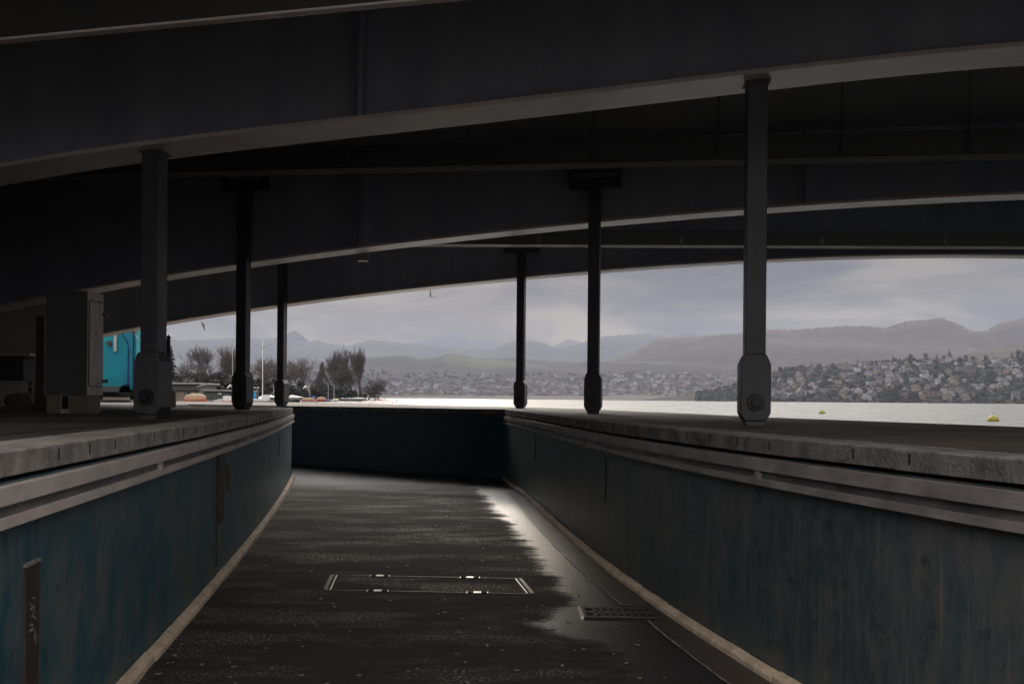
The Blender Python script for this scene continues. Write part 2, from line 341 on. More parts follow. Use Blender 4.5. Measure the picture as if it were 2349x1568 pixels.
def floor_material():
    m = bpy.data.materials.new('wet_asphalt'); m.use_nodes = True; t = m.node_tree; b = t.nodes['Principled BSDF']
    tcn = node(t, 'ShaderNodeTexCoord'); sep = node(t, 'ShaderNodeSeparateXYZ'); t.links.new(tcn.outputs['Object'], sep.inputs['Vector'])
    def math_(op, a, b_=None, c_=None, clamp=False):
        n = node(t, 'ShaderNodeMath', operation=op, use_clamp=clamp)
        for i, x in enumerate((a, b_, c_)):
            if x is None: continue
            if isinstance(x, (int, float)): n.inputs[i].default_value = x
            else: t.links.new(x, n.inputs[i])
        return n.outputs[0]
    grain = node(t, 'ShaderNodeTexNoise', Scale=42.0, Detail=3.0, Roughness=0.6); t.links.new(tcn.outputs['Object'], grain.inputs['Vector'])
    mid = node(t, 'ShaderNodeTexNoise', Scale=14.0, Detail=6.0, Roughness=0.7); t.links.new(tcn.outputs['Object'], mid.inputs['Vector'])
    mpn = node(t, 'ShaderNodeMapping'); mpn.inputs['Scale'].default_value = (0.55, 1.6, 1)
    t.links.new(tcn.outputs['Object'], mpn.inputs['Vector'])
    big = node(t, 'ShaderNodeTexNoise', Scale=1.1, Detail=7.0, Roughness=0.72); t.links.new(mpn.outputs['Vector'], big.inputs['Vector'])
    # distance in metres left of the right-hand gutter: right kerb runs x = 2.1 - 0.115 y
    g = math_('SUBTRACT', math_('MULTIPLY_ADD', sep.outputs['Y'], -0.118, 1.95), sep.outputs['X'])
    # wet film beside the gutter, with a ragged edge; it spreads in front of the drain
    pd = math_('ABSOLUTE', math_('SUBTRACT', sep.outputs['Y'], 7.45))
    spread = math_('MULTIPLY_ADD', math_('SUBTRACT', 1.0, math_('MULTIPLY', pd, 1.3), None, True), 0.5, 0.52)
    edge = math_('ADD', g, math_('MULTIPLY', math_('SUBTRACT', big.outputs['Fac'], 0.5), -0.9))
    edge = math_('ADD', edge, math_('MULTIPLY', math_('SUBTRACT', mid.outputs['Fac'], 0.5), -0.35))
    wet = math_('MULTIPLY', math_('SUBTRACT', spread, edge), 5.0, None, True)
    far = node(t, 'ShaderNodeMapRange'); far.inputs['From Min'].default_value = 17.5; far.inputs['From Max'].default_value = 19.5
    t.links.new(sep.outputs['Y'], far.inputs['Value'])
    wet = math_('MAXIMUM', wet, math_('MULTIPLY', far.outputs['Result'], 0.5))
    # dry asphalt: dark binder, worn aggregate patches, warm sun streaks put into their pale colour
    worn_glint = node(t, 'ShaderNodeValToRGB'); worn_glint.color_ramp.elements[0].position = 0.47; worn_glint.color_ramp.elements[1].position = 0.60
    t.links.new(big.outputs['Fac'], worn_glint.inputs['Fac'])
    speck = node(t, 'ShaderNodeValToRGB'); speck.color_ramp.elements[0].position = 0.50; speck.color_ramp.elements[1].position = 0.62
    t.links.new(grain.outputs['Fac'], speck.inputs['Fac'])
    c0 = node(t, 'ShaderNodeMix', data_type='RGBA'); c0.inputs['A'].default_value = (0.016, 0.015, 0.015, 1); c0.inputs['B'].default_value = (0.16, 0.128, 0.10, 1)
    t.links.new(math_('MULTIPLY', worn_glint.outputs['Color'], math_('MULTIPLY_ADD', speck.outputs['Color'], 0.95, 0.05)), c0.inputs['Factor'])
    c1 = node(t, 'ShaderNodeMix', data_type='RGBA'); c1.inputs['B'].default_value = (0.028, 0.026, 0.028, 1)
    t.links.new(wet, c1.inputs['Factor']); t.links.new(c0.outputs['Result'], c1.inputs['A'])
    t.links.new(c1.outputs['Result'], b.inputs['Base Color'])
    ro = node(t, 'ShaderNodeMix', data_type='FLOAT'); t.links.new(wet, ro.inputs['Factor'])
    t.links.new(math_('MULTIPLY_ADD', math_('MULTIPLY', worn_glint.outputs['Color'], speck.outputs['Color']), -0.42, 0.92), ro.inputs['A'])
    t.links.new(math_('ADD', math_('MULTIPLY_ADD', mid.outputs['Fac'], 0.34, 0.18), math_('MULTIPLY', speck.outputs['Color'], 0.16)), ro.inputs['B'])
    t.links.new(ro.outputs['Result'], b.inputs['Roughness'])
    t.links.new(math_('MULTIPLY_ADD', wet, 0.25, 0.45), b.inputs['Specular IOR Level'])
    bp = node(t, 'ShaderNodeBump'); bp.inputs['Distance'].default_value = 0.008
    t.links.new(math_('MULTIPLY_ADD', wet, -0.45, 0.95), bp.inputs['Strength'])
    t.links.new(grain.outputs['Fac'], bp.inputs['Height']); t.links.new(bp.outputs['Normal'], b.inputs['Normal'])
    return m
M['floor'] = floor_material()

def water_material():
    m = bpy.data.materials.new('lake_water'); m.use_nodes = True; t = m.node_tree; b = t.nodes['Principled BSDF']
    b.inputs['Base Color'].default_value = (0.05, 0.053, 0.052, 1); b.inputs['Roughness'].default_value = 0.30; b.inputs['IOR'].default_value = 1.33; b.inputs['Specular IOR Level'].default_value = 0.075
    tcn = node(t, 'ShaderNodeTexCoord'); mpn = node(t, 'ShaderNodeMapping'); mpn.inputs['Scale'].default_value = (0.5, 1.2, 1)
    t.links.new(tcn.outputs['Object'], mpn.inputs['Vector'])
    a = node(t, 'ShaderNodeTexNoise', Scale=0.7, Detail=4.0, Roughness=0.55); c = node(t, 'ShaderNodeTexNoise', Scale=0.03, Detail=4.0)
    t.links.new(mpn.outputs['Vector'], a.inputs['Vector']); t.links.new(mpn.outputs['Vector'], c.inputs['Vector'])
    st = node(t, 'ShaderNodeMapRange'); st.inputs['From Min'].default_value = 0.35; st.inputs['From Max'].default_value = 0.65
    st.inputs['To Min'].default_value = 0.3; st.inputs['To Max'].default_value = 0.75
    t.links.new(c.outputs['Fac'], st.inputs['Value'])
    bp = node(t, 'ShaderNodeBump'); bp.inputs['Distance'].default_value = 0.5
    t.links.new(st.outputs['Result'], bp.inputs['Strength'])
    rg = node(t, 'ShaderNodeMapRange'); rg.inputs['From Min'].default_value = 0.35; rg.inputs['From Max'].default_value = 0.65
    rg.inputs['To Min'].default_value = 0.22; rg.inputs['To Max'].default_value = 0.5
    rp = node(t, 'ShaderNodeTexNoise', Scale=0.35, Detail=5.0, Roughness=0.7); t.links.new(mpn.outputs['Vector'], rp.inputs['Vector'])
    t.links.new(rp.outputs['Fac'], rg.inputs['Value']); t.links.new(rg.outputs['Result'], b.inputs['Roughness'])
    t.links.new(a.outputs['Fac'], bp.inputs['Height']); t.links.new(bp.outputs['Normal'], b.inputs['Normal'])
    return m
M['water'] = water_material()

def hill_material(name, wood, wood2, field, scale, amount):
    m = bpy.data.materials.new(name); m.use_nodes = True; t = m.node_tree; b = t.nodes['Principled BSDF']
    b.inputs['Roughness'].default_value = 0.95; b.inputs['Specular IOR Level'].default_value = 0.1
    tcn = node(t, 'ShaderNodeTexCoord'); mp1 = node(t, 'ShaderNodeMapping'); mp1.inputs['Scale'].default_value = (1, 1, 2.5)
    t.links.new(tcn.outputs['Object'], mp1.inputs['Vector'])
    a = node(t, 'ShaderNodeTexNoise', Scale=scale * 14, Detail=8.0, Roughness=0.7); c = node(t, 'ShaderNodeTexNoise', Scale=scale, Detail=3.0, Roughness=0.5)
    t.links.new(mp1.outputs['Vector'], a.inputs['Vector']); t.links.new(mp1.outputs['Vector'], c.inputs['Vector'])
    r1 = node(t, 'ShaderNodeValToRGB'); r1.color_ramp.elements[0].position = 0.35; r1.color_ramp.elements[1].position = 0.68
    r1.color_ramp.elements[0].color = (*wood, 1); r1.color_ramp.elements[1].color = (*wood2, 1)
    t.links.new(a.outputs['Fac'], r1.inputs['Fac'])
    r2 = node(t, 'ShaderNodeValToRGB'); r2.color_ramp.elements[0].position = amount; r2.color_ramp.elements[1].position = amount + 0.03
    t.links.new(c.outputs['Fac'], r2.inputs['Fac'])
    mxn = node(t, 'ShaderNodeMix', data_type='RGBA'); mxn.inputs['B'].default_value = (*field, 1)
    t.links.new(r2.outputs['Color'], mxn.inputs['Factor']); t.links.new(r1.outputs['Color'], mxn.inputs['A']); t.links.new(mxn.outputs['Result'], b.inputs['Base Color'])
    return m

# ---------------------------------------------------------------- the underpass: plan lines
LEDGE = 1.515
WATER = 0.75
def smooth(pts, step=0.35):
    pts = [Vector(p) for p in pts]; outp = []
    for i in range(len(pts) - 1):
        p0 = pts[max(i - 1, 0)]; p1 = pts[i]; p2 = pts[i + 1]; p3 = pts[min(i + 2, len(pts) - 1)]
        n = max(1, int((p2 - p1).length / step))
        for k in range(n):
            t = k / n
            outp.append(0.5 * ((2 * p1) + (p2 - p0) * t + (2 * p0 - 5 * p1 + 4 * p2 - p3) * t * t + (3 * p1 - p0 - 3 * p2 + p3) * t ** 3))
    outp.append(pts[-1]); return outp
def offset(path, o):   # to the left of travel
    r = []
    for i, p in enumerate(path):
        d = (path[min(i + 1, len(path) - 1)] - path[max(i - 1, 0)]).normalized()
        r.append(Vector((p.x - d.y * o, p.y + d.x * o)))
    return r
_kl = np.polyfit([4.0, 5.82, 6.66, 8.18, 9.43, 11.84, 14.6, 20.9], [-2.10, -2.36, -2.51, -2.65, -2.81, -3.20, -3.69, -4.79], 2)
LW = smooth([(-0.9, -10), (-1.70, 0)] + [(float(np.polyval(_kl, y)), y) for y in (3.0, 4.5, 6, 8, 10, 12, 14, 16, 18, 20.9)])
LR = [Vector((-4.82, 20.9)), Vector((-6.2, 21.87)), Vector((-9.2, 23.95))]
_kr = np.polyfit([3.0, 4.0, 5.94, 6.8, 7.7, 8.09, 9.35, 11.15, 13.6, 19.56], [2.46, 2.22, 1.76, 1.55, 1.34, 1.27, 1.12, 0.89, 0.66, 0.01], 3)
RW = smooth([(5.3, -10), (3.15, 0)] + [(float(np.polyval(_kr, y)), y) for y in (3.0, 4.0, 5.0, 6, 7, 8, 9, 10.5, 12, 14, 16, 18, 19.6)] + [(-0.13, 21.0)])
BW = [Vector((-0.12, 21.0)), Vector((-2.0, 22.3)), Vector((-5.6, 24.8)), Vector((-9.2, 27.3))]

# ground, water, floor
s = MB(); s.prism([(-9400, -400), (9400, -400), (9400, 13450), (-9400, 13450)], -2.6, -1.5)
tag(s.build('ground', M['land']), kind='structure')
s = MB()
s.prism([(p.x, p.y) for p in offset(LW, 0.1)[:-1]] + [(p.x, p.y) for p in offset(LR, 0.05)] + [(p.x, p.y) for p in offset(BW, -0.1)[::-1]] + [(p.x, p.y) for p in offset(RW, -0.1)[::-1][1:]], -0.3, 0.0)
tag(s.build('path', M['floor']), kind='structure')
lakepoly = [(14, -60), (12, -12), (8, 2), (5.4, 10.1), (3.97, 14.7), (1.69, 26.5), (-5.8, 39), (-9, 45), (-14, 70), (-33, 160), (-46, 230), (-52, 330), (-58, 440), (-70, 470), (-400, 620), (-3000, 1500), (-9300, 2900), (-9300, 4900), (9300, 4900), (9300, -60)]
s = MB(); n = len(lakepoly); s.add([(x, y, WATER) for x, y in lakepoly], [tuple(range(n))])
o = tag(s.build('lake_water', M['water']), kind='structure')
s = MB(); s.prism([(-9, 44.6), (-14, 70), (-33, 160), (-46, 230), (-52, 330), (-58, 440), (-70, 470), (-400, 620), (-3000, 1500), (-3000, -390), (-45.2, -390), (-45.2, 44.6)], -1.4, 0.95)
tag(s.build('lakeside_ground', M['land']), kind='structure')
s = MB(); s.prism([(-45, -12), (-45, 45), (-9, 45), (-9.2, 27.6)] + [(p.x, p.y) for p in offset(LR, 0.3)[::-1]] + [(p.x, p.y) for p in offset(LW, 0.3)[::-1]], -1.3, 1.50)
tag(s.build('quay_platform', M['ledge']), kind='structure')
s = MB(); s.prism([(-9, 45), (-5.8, 39), (1.69, 26.5), (3.97, 14.7), (5.4, 10.1), (8, 2), (12, -12)] + [(p.x, p.y) for p in offset(RW, -0.3)] + [(p.x, p.y) for p in offset(BW, -0.3)] + [(-9.2, 27.6)], -1.3, 1.50)
tag(s.build('quay_platform', M['ledge']), kind='structure')

def trench_wall(path, side, label, step_joint=2.35, plankside=True, seed=1, wm='wall'):
    rr = random.Random(seed)
    root = empty('underpass_wall', (path[0].x, path[0].y, 0), label, 'wall')
    pth = [(p.x, p.y) for p in path]
    s = MB(); s.sweep(pth, [(0, -0.1), (0.27, -0.1), (0.27, 1.385), (0, 1.385)], side=side); s.build('wall_face', M[wm], root)
    s = MB(); s.sweep(pth, [(0.07, 1.385), (0.27, 1.385), (0.27, 1.41), (0.07, 1.41)], side=side); s.build('shadow_gap', M['groove'], root)
    L = [0.0]
    for a, b in zip(path[:-1], path[1:]): L.append(L[-1] + (b - a).length)
    def at(t):
        t = min(max(t, 0), L[-1] - 1e-6)
        i = int(np.searchsorted(L, t, side='right')) - 1; i = min(i, len(path) - 2)
        return path[i].lerp(path[i + 1], (t - L[i]) / (L[i + 1] - L[i]))
    def sub(a, b, st=0.3):
        n = max(2, int((b - a) / st) + 1)
        return [at(a + (b - a) * k / (n - 1)) for k in range(n)]
    def segs(mb, prof, length, gap, jit=0.0, start=0.0):
        t = start
        while t < L[-1] - 0.05:
            e2 = min(t + length * (1 + rr.uniform(-jit, jit)), L[-1])
            dz = rr.uniform(-0.002, 0.002) if jit else 0
            mb.sweep([(p.x, p.y, dz) for p in sub(t + gap / 2, e2 - gap / 2)], prof, side=side)
            t = e2
    c = MB(); segs(c, [(-0.022, 1.41), (0.36, 1.41), (0.36, 1.512), (-0.012, 1.517), (-0.022, 1.508)], 0.95, 0.006, 0.06)
    t = 0.4
    while t < L[-1] - 0.3:     # narrow drainage slots in the coping face
        p = at(t); q = at(t + 0.05); d = (q - p).normalized(); nn = Vector((-d.y, d.x)) * side
        c.box((p.x - nn.x * 0.0215, p.y - nn.y * 0.0215, 1.457 + 0.01), (0.016, 0.006, 0.055), math.atan2(d.y, d.x), 1)
        t += 0.475 + (0.475 if rr.random() < 0.25 else 0)
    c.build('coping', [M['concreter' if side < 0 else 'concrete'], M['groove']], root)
    if plankside:
        for nm, prof, mm in (('fender_plank', [(-0.055, 1.300), (0.0, 1.300), (0.0, 1.375), (-0.055, 1.375)], 'plank'),
                             ('fender_plank', [(-0.055, 1.205), (0.0, 1.205), (0.0, 1.247), (-0.055, 1.247)], 'plank'),
                             ('light_strip', [(-0.025, 1.247), (0.0, 1.247), (0.0, 1.300), (-0.025, 1.300)], 'strip')):
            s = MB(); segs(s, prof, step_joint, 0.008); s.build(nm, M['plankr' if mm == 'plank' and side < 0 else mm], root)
        t = step_joint
        while t < L[-1] - 0.5:
            p = at(t + 0.22); q = at(t + 0.27); d = (q - p).normalized(); nn = Vector((-d.y, d.x)) * side
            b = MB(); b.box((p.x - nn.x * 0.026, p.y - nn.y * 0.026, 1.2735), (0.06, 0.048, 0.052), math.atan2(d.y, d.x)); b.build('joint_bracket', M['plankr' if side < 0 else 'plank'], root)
            t += step_joint * 2
    return root, at, L
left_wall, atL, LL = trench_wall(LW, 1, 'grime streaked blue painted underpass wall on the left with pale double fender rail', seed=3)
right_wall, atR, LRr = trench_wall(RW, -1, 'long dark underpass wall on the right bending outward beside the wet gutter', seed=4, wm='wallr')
trench_wall(LR, 1, 'short return of the left underpass wall round the far corner', seed=5)
trench_wall(BW, -1, 'dark navy wall closing the far end of the underpass', plankside=False, seed=6, wm='wallb')

# kerbs of short stones along the two wall feet
def kerb(path, side, name, label, base_o, w=0.08, h=0.062):
    rr = random.Random(9)
    root = empty(name, (path[0].x, path[0].y, 0), label, 'kerb')
    L = [0.0]
    for a, b in zip(path[:-1], path[1:]): L.append(L[-1] + (b - a).length)
    def at(t):
        i = min(int(np.searchsorted(L, min(t, L[-1] - 1e-6), side='right')) - 1, len(path) - 2)
        return path[i].lerp(path[i + 1], (t - L[i]) / (L[i + 1] - L[i]))
    s = MB(); t = 0.0
    while t < L[-1] - 0.1:
        e2 = min(t + rr.uniform(0.28, 0.5), L[-1])
        j = rr.uniform(-0.004, 0.004); jh = rr.uniform(-0.004, 0.004)
        prof = [(base_o - w + j, -0.02), (base_o - w + 0.006 + j, h * 0.55 + jh), (base_o - w * 0.65 + j, h * 0.9 + jh), (base_o - 0.01, h + jh), (base_o - 0.002, -0.02)]
        s.sweep([(p.x, p.y) for p in (at(t + 0.004), at((t + e2) / 2), at(e2 - 0.004))], prof, side=side); t = e2
    s.build('kerb_stones', M['curb'], root)
kerb(LW, 1, 'kerb', 'tan stone kerb along the foot of the left blue wall', -0.002)
kerb(RW, -1, 'kerb', 'tan stone kerb along the foot of the right dark wall', -0.002)

# gutter channel beside the right kerb, with its pale joint line and the drain
gin = [(1148, 1108), (1190, 1156), (1262, 1238), (1335, 1322), (1417, 1384)]
gl = [G(*p) for p in gin]
RK = offset(RW, 0.081)
def rk_at(y):
    for a, b in zip(RK[:-1], RK[1:]):
        if a.y <= y <= b.y: return a.lerp(b, (y - a.y) / (b.y - a.y))
    return RK[-1]
def gutter(ys, width, label):
    root = empty('gutter', (*rk_at(ys[0]), 0), label, 'gutter')
    s = MB(); vs = []; n = len(ys)
    for y, w in zip(ys, width):
        p = rk_at(y); vs += [(p.x - 0.001, y, 0.004), (p.x - w * 0.5, y, 0.0035), (p.x - w, y, 0.006)]
    fs = []
    for i in range(n - 1):
        for k in range(2): fs.append((i * 3 + k, i * 3 + k + 1, i * 3 + k + 4, i * 3 + k + 3))
    s.add(vs, fs); s.build('channel', M['gutter'], root)
    rr = random.Random(5); s = MB(); vs = []
    yy = np.linspace(ys[0], ys[-1], 90)
    for y in yy:
        w = float(np.interp(y, ys, width)); p = rk_at(y); j = rr.uniform(-0.006, 0.006); q = rr.uniform(0.004, 0.016)
        vs += [(p.x - w + j, y, 0.009), (p.x - w - q + j, y, 0.009)]
    s.add(vs, [(i * 2, i * 2 + 1, i * 2 + 3, i * 2 + 2) for i in range(len(yy) - 1)]); s.build('joint_line', M['quartz'], root)
gutter([8.12, 9.4, 11.2, 13.6, 17, 20.4], [0.26, 0.26, 0.25, 0.24, 0.22, 0.2], 'brown gutter channel running from the drain grate to the far wall')
gutter([2.0, 4.5, 6.0, 6.8, 7.60], [0.30, 0.30, 0.28, 0.25, 0.22], 'wet gutter channel in front of the drain grate')

# drain grate
a = G(1313, 1395); b = G(1500, 1392); c = G(1520, 1419); d_ = G(1337, 1421)
gw = 0.58; gd = 0.36
gc = Vector(((a.x + b.x + c.x + d_.x) / 4, (a.y + c.y) / 2, 0))
root = empty('drain_grate', (gc.x, gc.y, 0), 'black iron drain grate with two rows of curved slots beside the right kerb', 'drain')
s = MB(); s.box((gc.x, gc.y, 0.005), (gw, gd, 0.006)); s.build('sump', M['black'], root)
s = MB()
for sx in (-1, 1): s.box((gc.x + sx * (gw / 2 - 0.010), gc.y, 0.012), (0.02, gd, 0.012))
for sy in (-1, 0, 1): s.box((gc.x, gc.y + sy * (gd / 2 - 0.009), 0.012), (gw - 0.042, 0.016, 0.012))
for row in (1, -1):
    for k in range(9):
        x0 = gc.x - gw / 2 + 0.045 + k * (gw - 0.11) / 8.0
        pts = []
        for q in range(8):
            t = q / 7.0
            pts.append((x0 + 0.05 * math.sin(math.pi * t), gc.y + row * (0.010 + t * (gd / 2 - 0.026))))
        vs = []
        for x, y in pts: vs += [(x, y, 0.016), (x + 0.026, y, 0.016), (x + 0.026, y, 0.009), (x, y, 0.009)]
        fs = [(4 * i_ + a_, 4 * i_ + (a_ + 1) % 4, 4 * i_ + 4 + (a_ + 1) % 4, 4 * i_ + 4 + a_) for i_ in range(7) for a_ in range(4)]
        s.add(vs, fs)
s.build('bars', M['iron'], root)
s = MB(); s.box((gc.x - gw / 2 - 0.016, gc.y, 0.009), (0.024, gd + 0.03, 0.018)); s.build('rim', M['hinge'], root)

# long access cover in the floor
q = [G(762, 1319), G(1193, 1327), G(1222, 1362), G(746, 1353)]
mc = sum(q, Vector((0, 0, 0))) / 4
root = empty('access_cover', (mc.x, mc.y, 0), 'long asphalt filled access cover with bright hinge plates in the path', 'cover')
def bar(mb, p, r_, w, z, h, mi=0):
    d = r_ - p; mb.box(((p.x + r_.x) / 2, (p.y + r_.y) / 2, z), (d.length, w, h), math.atan2(d.y, d.x), mi)
s = MB(); bar(s, q[0], q[1], 0.012, 0.002, 0.010); bar(s, q[3], q[2], 0.012, 0.002, 0.010); bar(s, q[0], q[3], 0.035, 0.003, 0.012); bar(s, q[1], q[2], 0.035, 0.003, 0.012)
s.build('frame', M['frame'], root)
s = MB()
for (p, r_) in ((q[0], q[3]), (q[1], q[2])):
    cx = Vector((mc.x, mc.y, 0)); p2 = p.lerp(cx, 0.05); r2 = r_.lerp(cx, 0.05); s = MB(); bar(s, p2, r2, 0.012, 0.004, 0.010); s.build('edge_rail', M['hinge'], root)
for e0, e1 in ((q[0], q[1]), (q[3], q[2])):
    for t in (0.255, 0.735):
        p = e0.lerp(e1, t); s = MB()
        s.box((p.x, p.y, 0.008), (0.07, 0.05, 0.008)); s.build('hinge', M['hinge'], root)
        for sg in (-1, 1):
            s = MB(); s.box((p.x + sg * 0.062, p.y, 0.004), (0.05, 0.045, 0.008)); s.build('hinge_pocket', M['black'], root)
            s = MB(); s.box((p.x + sg * 0.093, p.y, 0.006), (0.008, 0.05, 0.009)); s.build('hinge_stop', M['hinge'], root)

# fallen leaves and grit on the path: nobody counts them
rr = random.Random(21); s = MB()
for k in range(260):
    y = 5.0 + 15 * rr.random() ** 1.6; xl = -1.62 - 0.152 * y + 0.2; xr = rk_at(y).x - 0.5
    x = rr.uniform(xl, xr); r_ = rr.uniform(0.006, 0.02); an = rr.uniform(0, 3)
    s.box((x, y, 0.007), (r_ * 2, r_, 0.004), an)
tag(s.build('leaf_litter', M['skin']), 'pale scattered leaf scraps on the dark asphalt path', 'litter', kind='stuff')

# recessed plates and strips on the walls
def wall_plate(at, L, y_at, side, w, z0, z1, name, label, cat, m, proud=0.012):
    lo_, hi_ = 0.0, L[-1]
    for _ in range(40):
        md = (lo_ + hi_) / 2
        if at(md).y < y_at: lo_ = md
        else: hi_ = md
    p = at(lo_); q2 = at(lo_ + 0.05); d = (q2 - p).normalized(); nn = Vector((-d.y, d.x)) * side
    c = (p.x - nn.x * proud / 2, p.y - nn.y * proud / 2, (z0 + z1) / 2)
    s = MB(); s.box(c, (w, proud, z1 - z0), math.atan2(d.y, d.x))
    o = s.build(name, m, base=(c[0], c[1], z0)); tag(o, label, cat)
    return o, p, nn, d
def mark(parent, name, m, p, nn, d, u, z, w, h, proud):
    c = (p.x + d.x * u - nn.x * proud, p.y + d.y * u - nn.y * proud, z)
    s = MB(); s.box(c, (w, 0.003, h), math.atan2(d.y, d.x)); return s.build(name, m, parent)
o, p, nn, d = wall_plate(atL, LL, 4.30, 1, 0.16, 0.30, 0.99, 'cover_plate', 'rusty brown cover plate with faded chalk scrawl low on the near left wall', 'plate', M['rust'])
s = MB(); c = (p.x - nn.x * 0.008, p.y - nn.y * 0.008, 0.998); s.box(c, (0.17, 0.02, 0.014), math.atan2(d.y, d.x)); s.build('top_edge', M['concrete'], o)
rr = random.Random(3)
s = MB()
for k in range(9):
    c = (p.x - nn.x * 0.0145 + d.x * rr.uniform(-0.02, 0.03), p.y - nn.y * 0.0145 + d.y * rr.uniform(-0.02, 0.03), 0.84 - k * 0.024 + rr.uniform(-.006, .006))
    Mx = Matrix.Rotation(math.atan2(d.y, d.x), 3, 'Z') @ Matrix.Rotation(rr.uniform(-1.1, 1.1), 3, 'Y'); s.box(c, (0.045, 0.003, 0.008), M=Mx)
s.build('chalk_scrawl', M['chalk'], o)
wall_plate(atL, LL, 9.35, 1, 0.34, 0.52, 1.20, 'cover_strip', 'tall brown cover strip with dark left edge midway along the left wall', 'plate', M['rust'], 0.016)
wall_plate(atL, LL, 9.12, 1, 0.03, 0.14, 1.20, 'joint_groove', 'black vertical joint beside the tall strip of the left wall', 'joint', M['groove'], 0.01)
wall_plate(atL, LL, 9.75, 1, 0.10, 0.80, 1.06, 'conduit_box', 'narrow brown box at the right edge of the tall strip on the left wall', 'box', M['rust'], 0.03)
wall_plate(atL, LL, 16.2, 1, 0.04, 0.75, 1.12, 'joint_groove', 'short dark joint near the far end of the left wall', 'joint', M['groove'], 0.01)
wall_plate(atR, LRr, 10.2, -1, 0.03, 0.66, 1.13, 'joint_groove', 'thin dark slot in the right wall above the gutter midway', 'joint', M['groove'], 0.01)
wall_plate(atR, LRr, 16.1, -1, 0.05, 0.72, 1.12, 'joint_groove', 'thin dark slot in the right wall near the far corner', 'joint', M['groove'], 0.01)
wall_plate(atR, LRr, 3.95, -1, 0.16, 0.38, 0.86, 'cover_plate', 'dark cover plate low on the right wall at the picture edge', 'plate', M['groove'])

# ---------------------------------------------------------------- the bridge: columns, girders, deck
RC = [Vector((2.47, 9.8)), Vector((1.44, 17.0)), Vector((0.22, 25.0))]
LC = [Vector((-3.93, 10.5)), Vector((-5.14, 18.3)), Vector((-6.44, 26.8))]
ZDECK = 6.45
rows = []
for i in range(3):
    d = (RC[i] - LC[i]).normalized(); rows.append((RC[i], d, Vector((d.y, -d.x))))   # third: unit normal toward the camera
G1 = [(0, 427), (190, 396), (380, 363), (620, 339), (860, 312), (1280, 263), (1710, 212), (2030, 180), (2349, 150)]
G2 = [(0, 718), (210, 674), (325, 655), (380, 645), (600, 610), (860, 577), (1175, 542), (1385, 520), (1700, 493), (2030, 474), (2349, 458)]
G3 = [(240, 772), (325, 758), (380, 748), (540, 717), (660, 705), (985, 665), (1185, 645), (1350, 629), (1700, 603), (2030, 596), (2349, 593)]
def girder(i, shift, half, prof_px, label, stiff):
    R0, d, nc = rows[i]
    cen = R0 - nc * shift               # girder axis
    farp = cen - nc * half
    S, Z = [], []
    for px, py in prof_px:
        a, b = ray(px, py)              # plane: (p - farp).nc = 0
        y = farp.dot(nc) / (Vector((a, 1)).dot(nc))
        pt = Vector((a * y, y)); S.append((pt - farp).dot(d)); Z.append(EYE + b * y)
    S = np.array(S); Z = np.array(Z)
    co = np.polyfit(S, Z, 4)
    s0 = ((-22.0 if i == 2 else -11.4) - cen.x) / d.x; s1 = S[-1] + 40
    def zf(t):
        if t < S[0]: 
            k = np.polyval(np.polyder(co), S[0]); return float(np.polyval(co, S[0]) + k * (t - S[0]))
        if t > S[-1]:
            return float(np.polyval(co, S[-1]) + 0.0 * (t - S[-1]))
        return float(np.polyval(co, t))
    ts = np.arange(s0, s1, 0.4)
    root = empty('bridge_girder', (cen.x, cen.y, zf(0)), label, 'girder', 'steel girders of the bridge')
    def sweepz(mb, o0, o1, zlo, zhi):
        vs = []; fs = []
        for t in ts:
            p = cen + d * t; z = zf(t)
            a0 = p + nc * o0; a1 = p + nc * o1
            vs += [(a0.x, a0.y, zlo(z)), (a1.x, a1.y, zlo(z)), (a1.x, a1.y, zhi(z)), (a0.x, a0.y, zhi(z))]
        for k in range(len(ts) - 1):
            for j in range(4):
                j2 = (j + 1) % 4; fs.append((k * 4 + j, k * 4 + j2, (k + 1) * 4 + j2, (k + 1) * 4 + j))
        fs.append((3, 2, 1, 0)); n = (len(ts) - 1) * 4; fs.append((n, n + 1, n + 2, n + 3)); mb.add(vs, fs)
    s = MB(); sweepz(s, -half, half, lambda z: z, lambda z: z + 0.045); s.build('bottom_flange', M['flange'], root)
    s = MB(); sweepz(s, -0.02, 0.02, lambda z: z + 0.044, lambda z: ZDECK + 0.05); s.build('web', M['steel'], root)
    for px in stiff:
        a, b = ray(px, 400); y = cen.dot(nc) / (Vector((a, 1)).dot(nc)); pt = Vector((a * y, y)); t = (pt - cen).dot(d); z = zf(t)
        c = cen + d * t + nc * (0.02 + (half - 0.06) / 2)
        s = MB(); s.box((c.x, c.y, (z + 0.045 + ZDECK) / 2), (0.03, half - 0.06, ZDECK - z - 0.045), math.atan2(d.y, d.x)); s.build('stiffener', M['steel'], root)
        c = cen + d * t - nc * (0.02 + (half - 0.06) / 2)
        s = MB(); s.box((c.x, c.y, (z + 0.045 + ZDECK) / 2), (0.03, half - 0.06, ZDECK - z - 0.045), math.atan2(d.y, d.x)); s.build('stiffener', M['steel'], root)
    return zf, cen, d, nc
zf1 = girder(0, 0.0, 0.30, G1, 'nearest steel bridge girder with broad lit underside crossing the whole upper picture', (-500, 838, 2700))
zf2 = girder(1, 0.42, 0.25, G2, 'middle steel bridge girder behind the nearest one with a thinner lit edge', (-300, 836, 1848))
zf3 = girder(2, 0.42, 0.25, G3, 'farthest steel bridge girder whose arched edge borders the sky', (-200, 740, 1560, 2400))

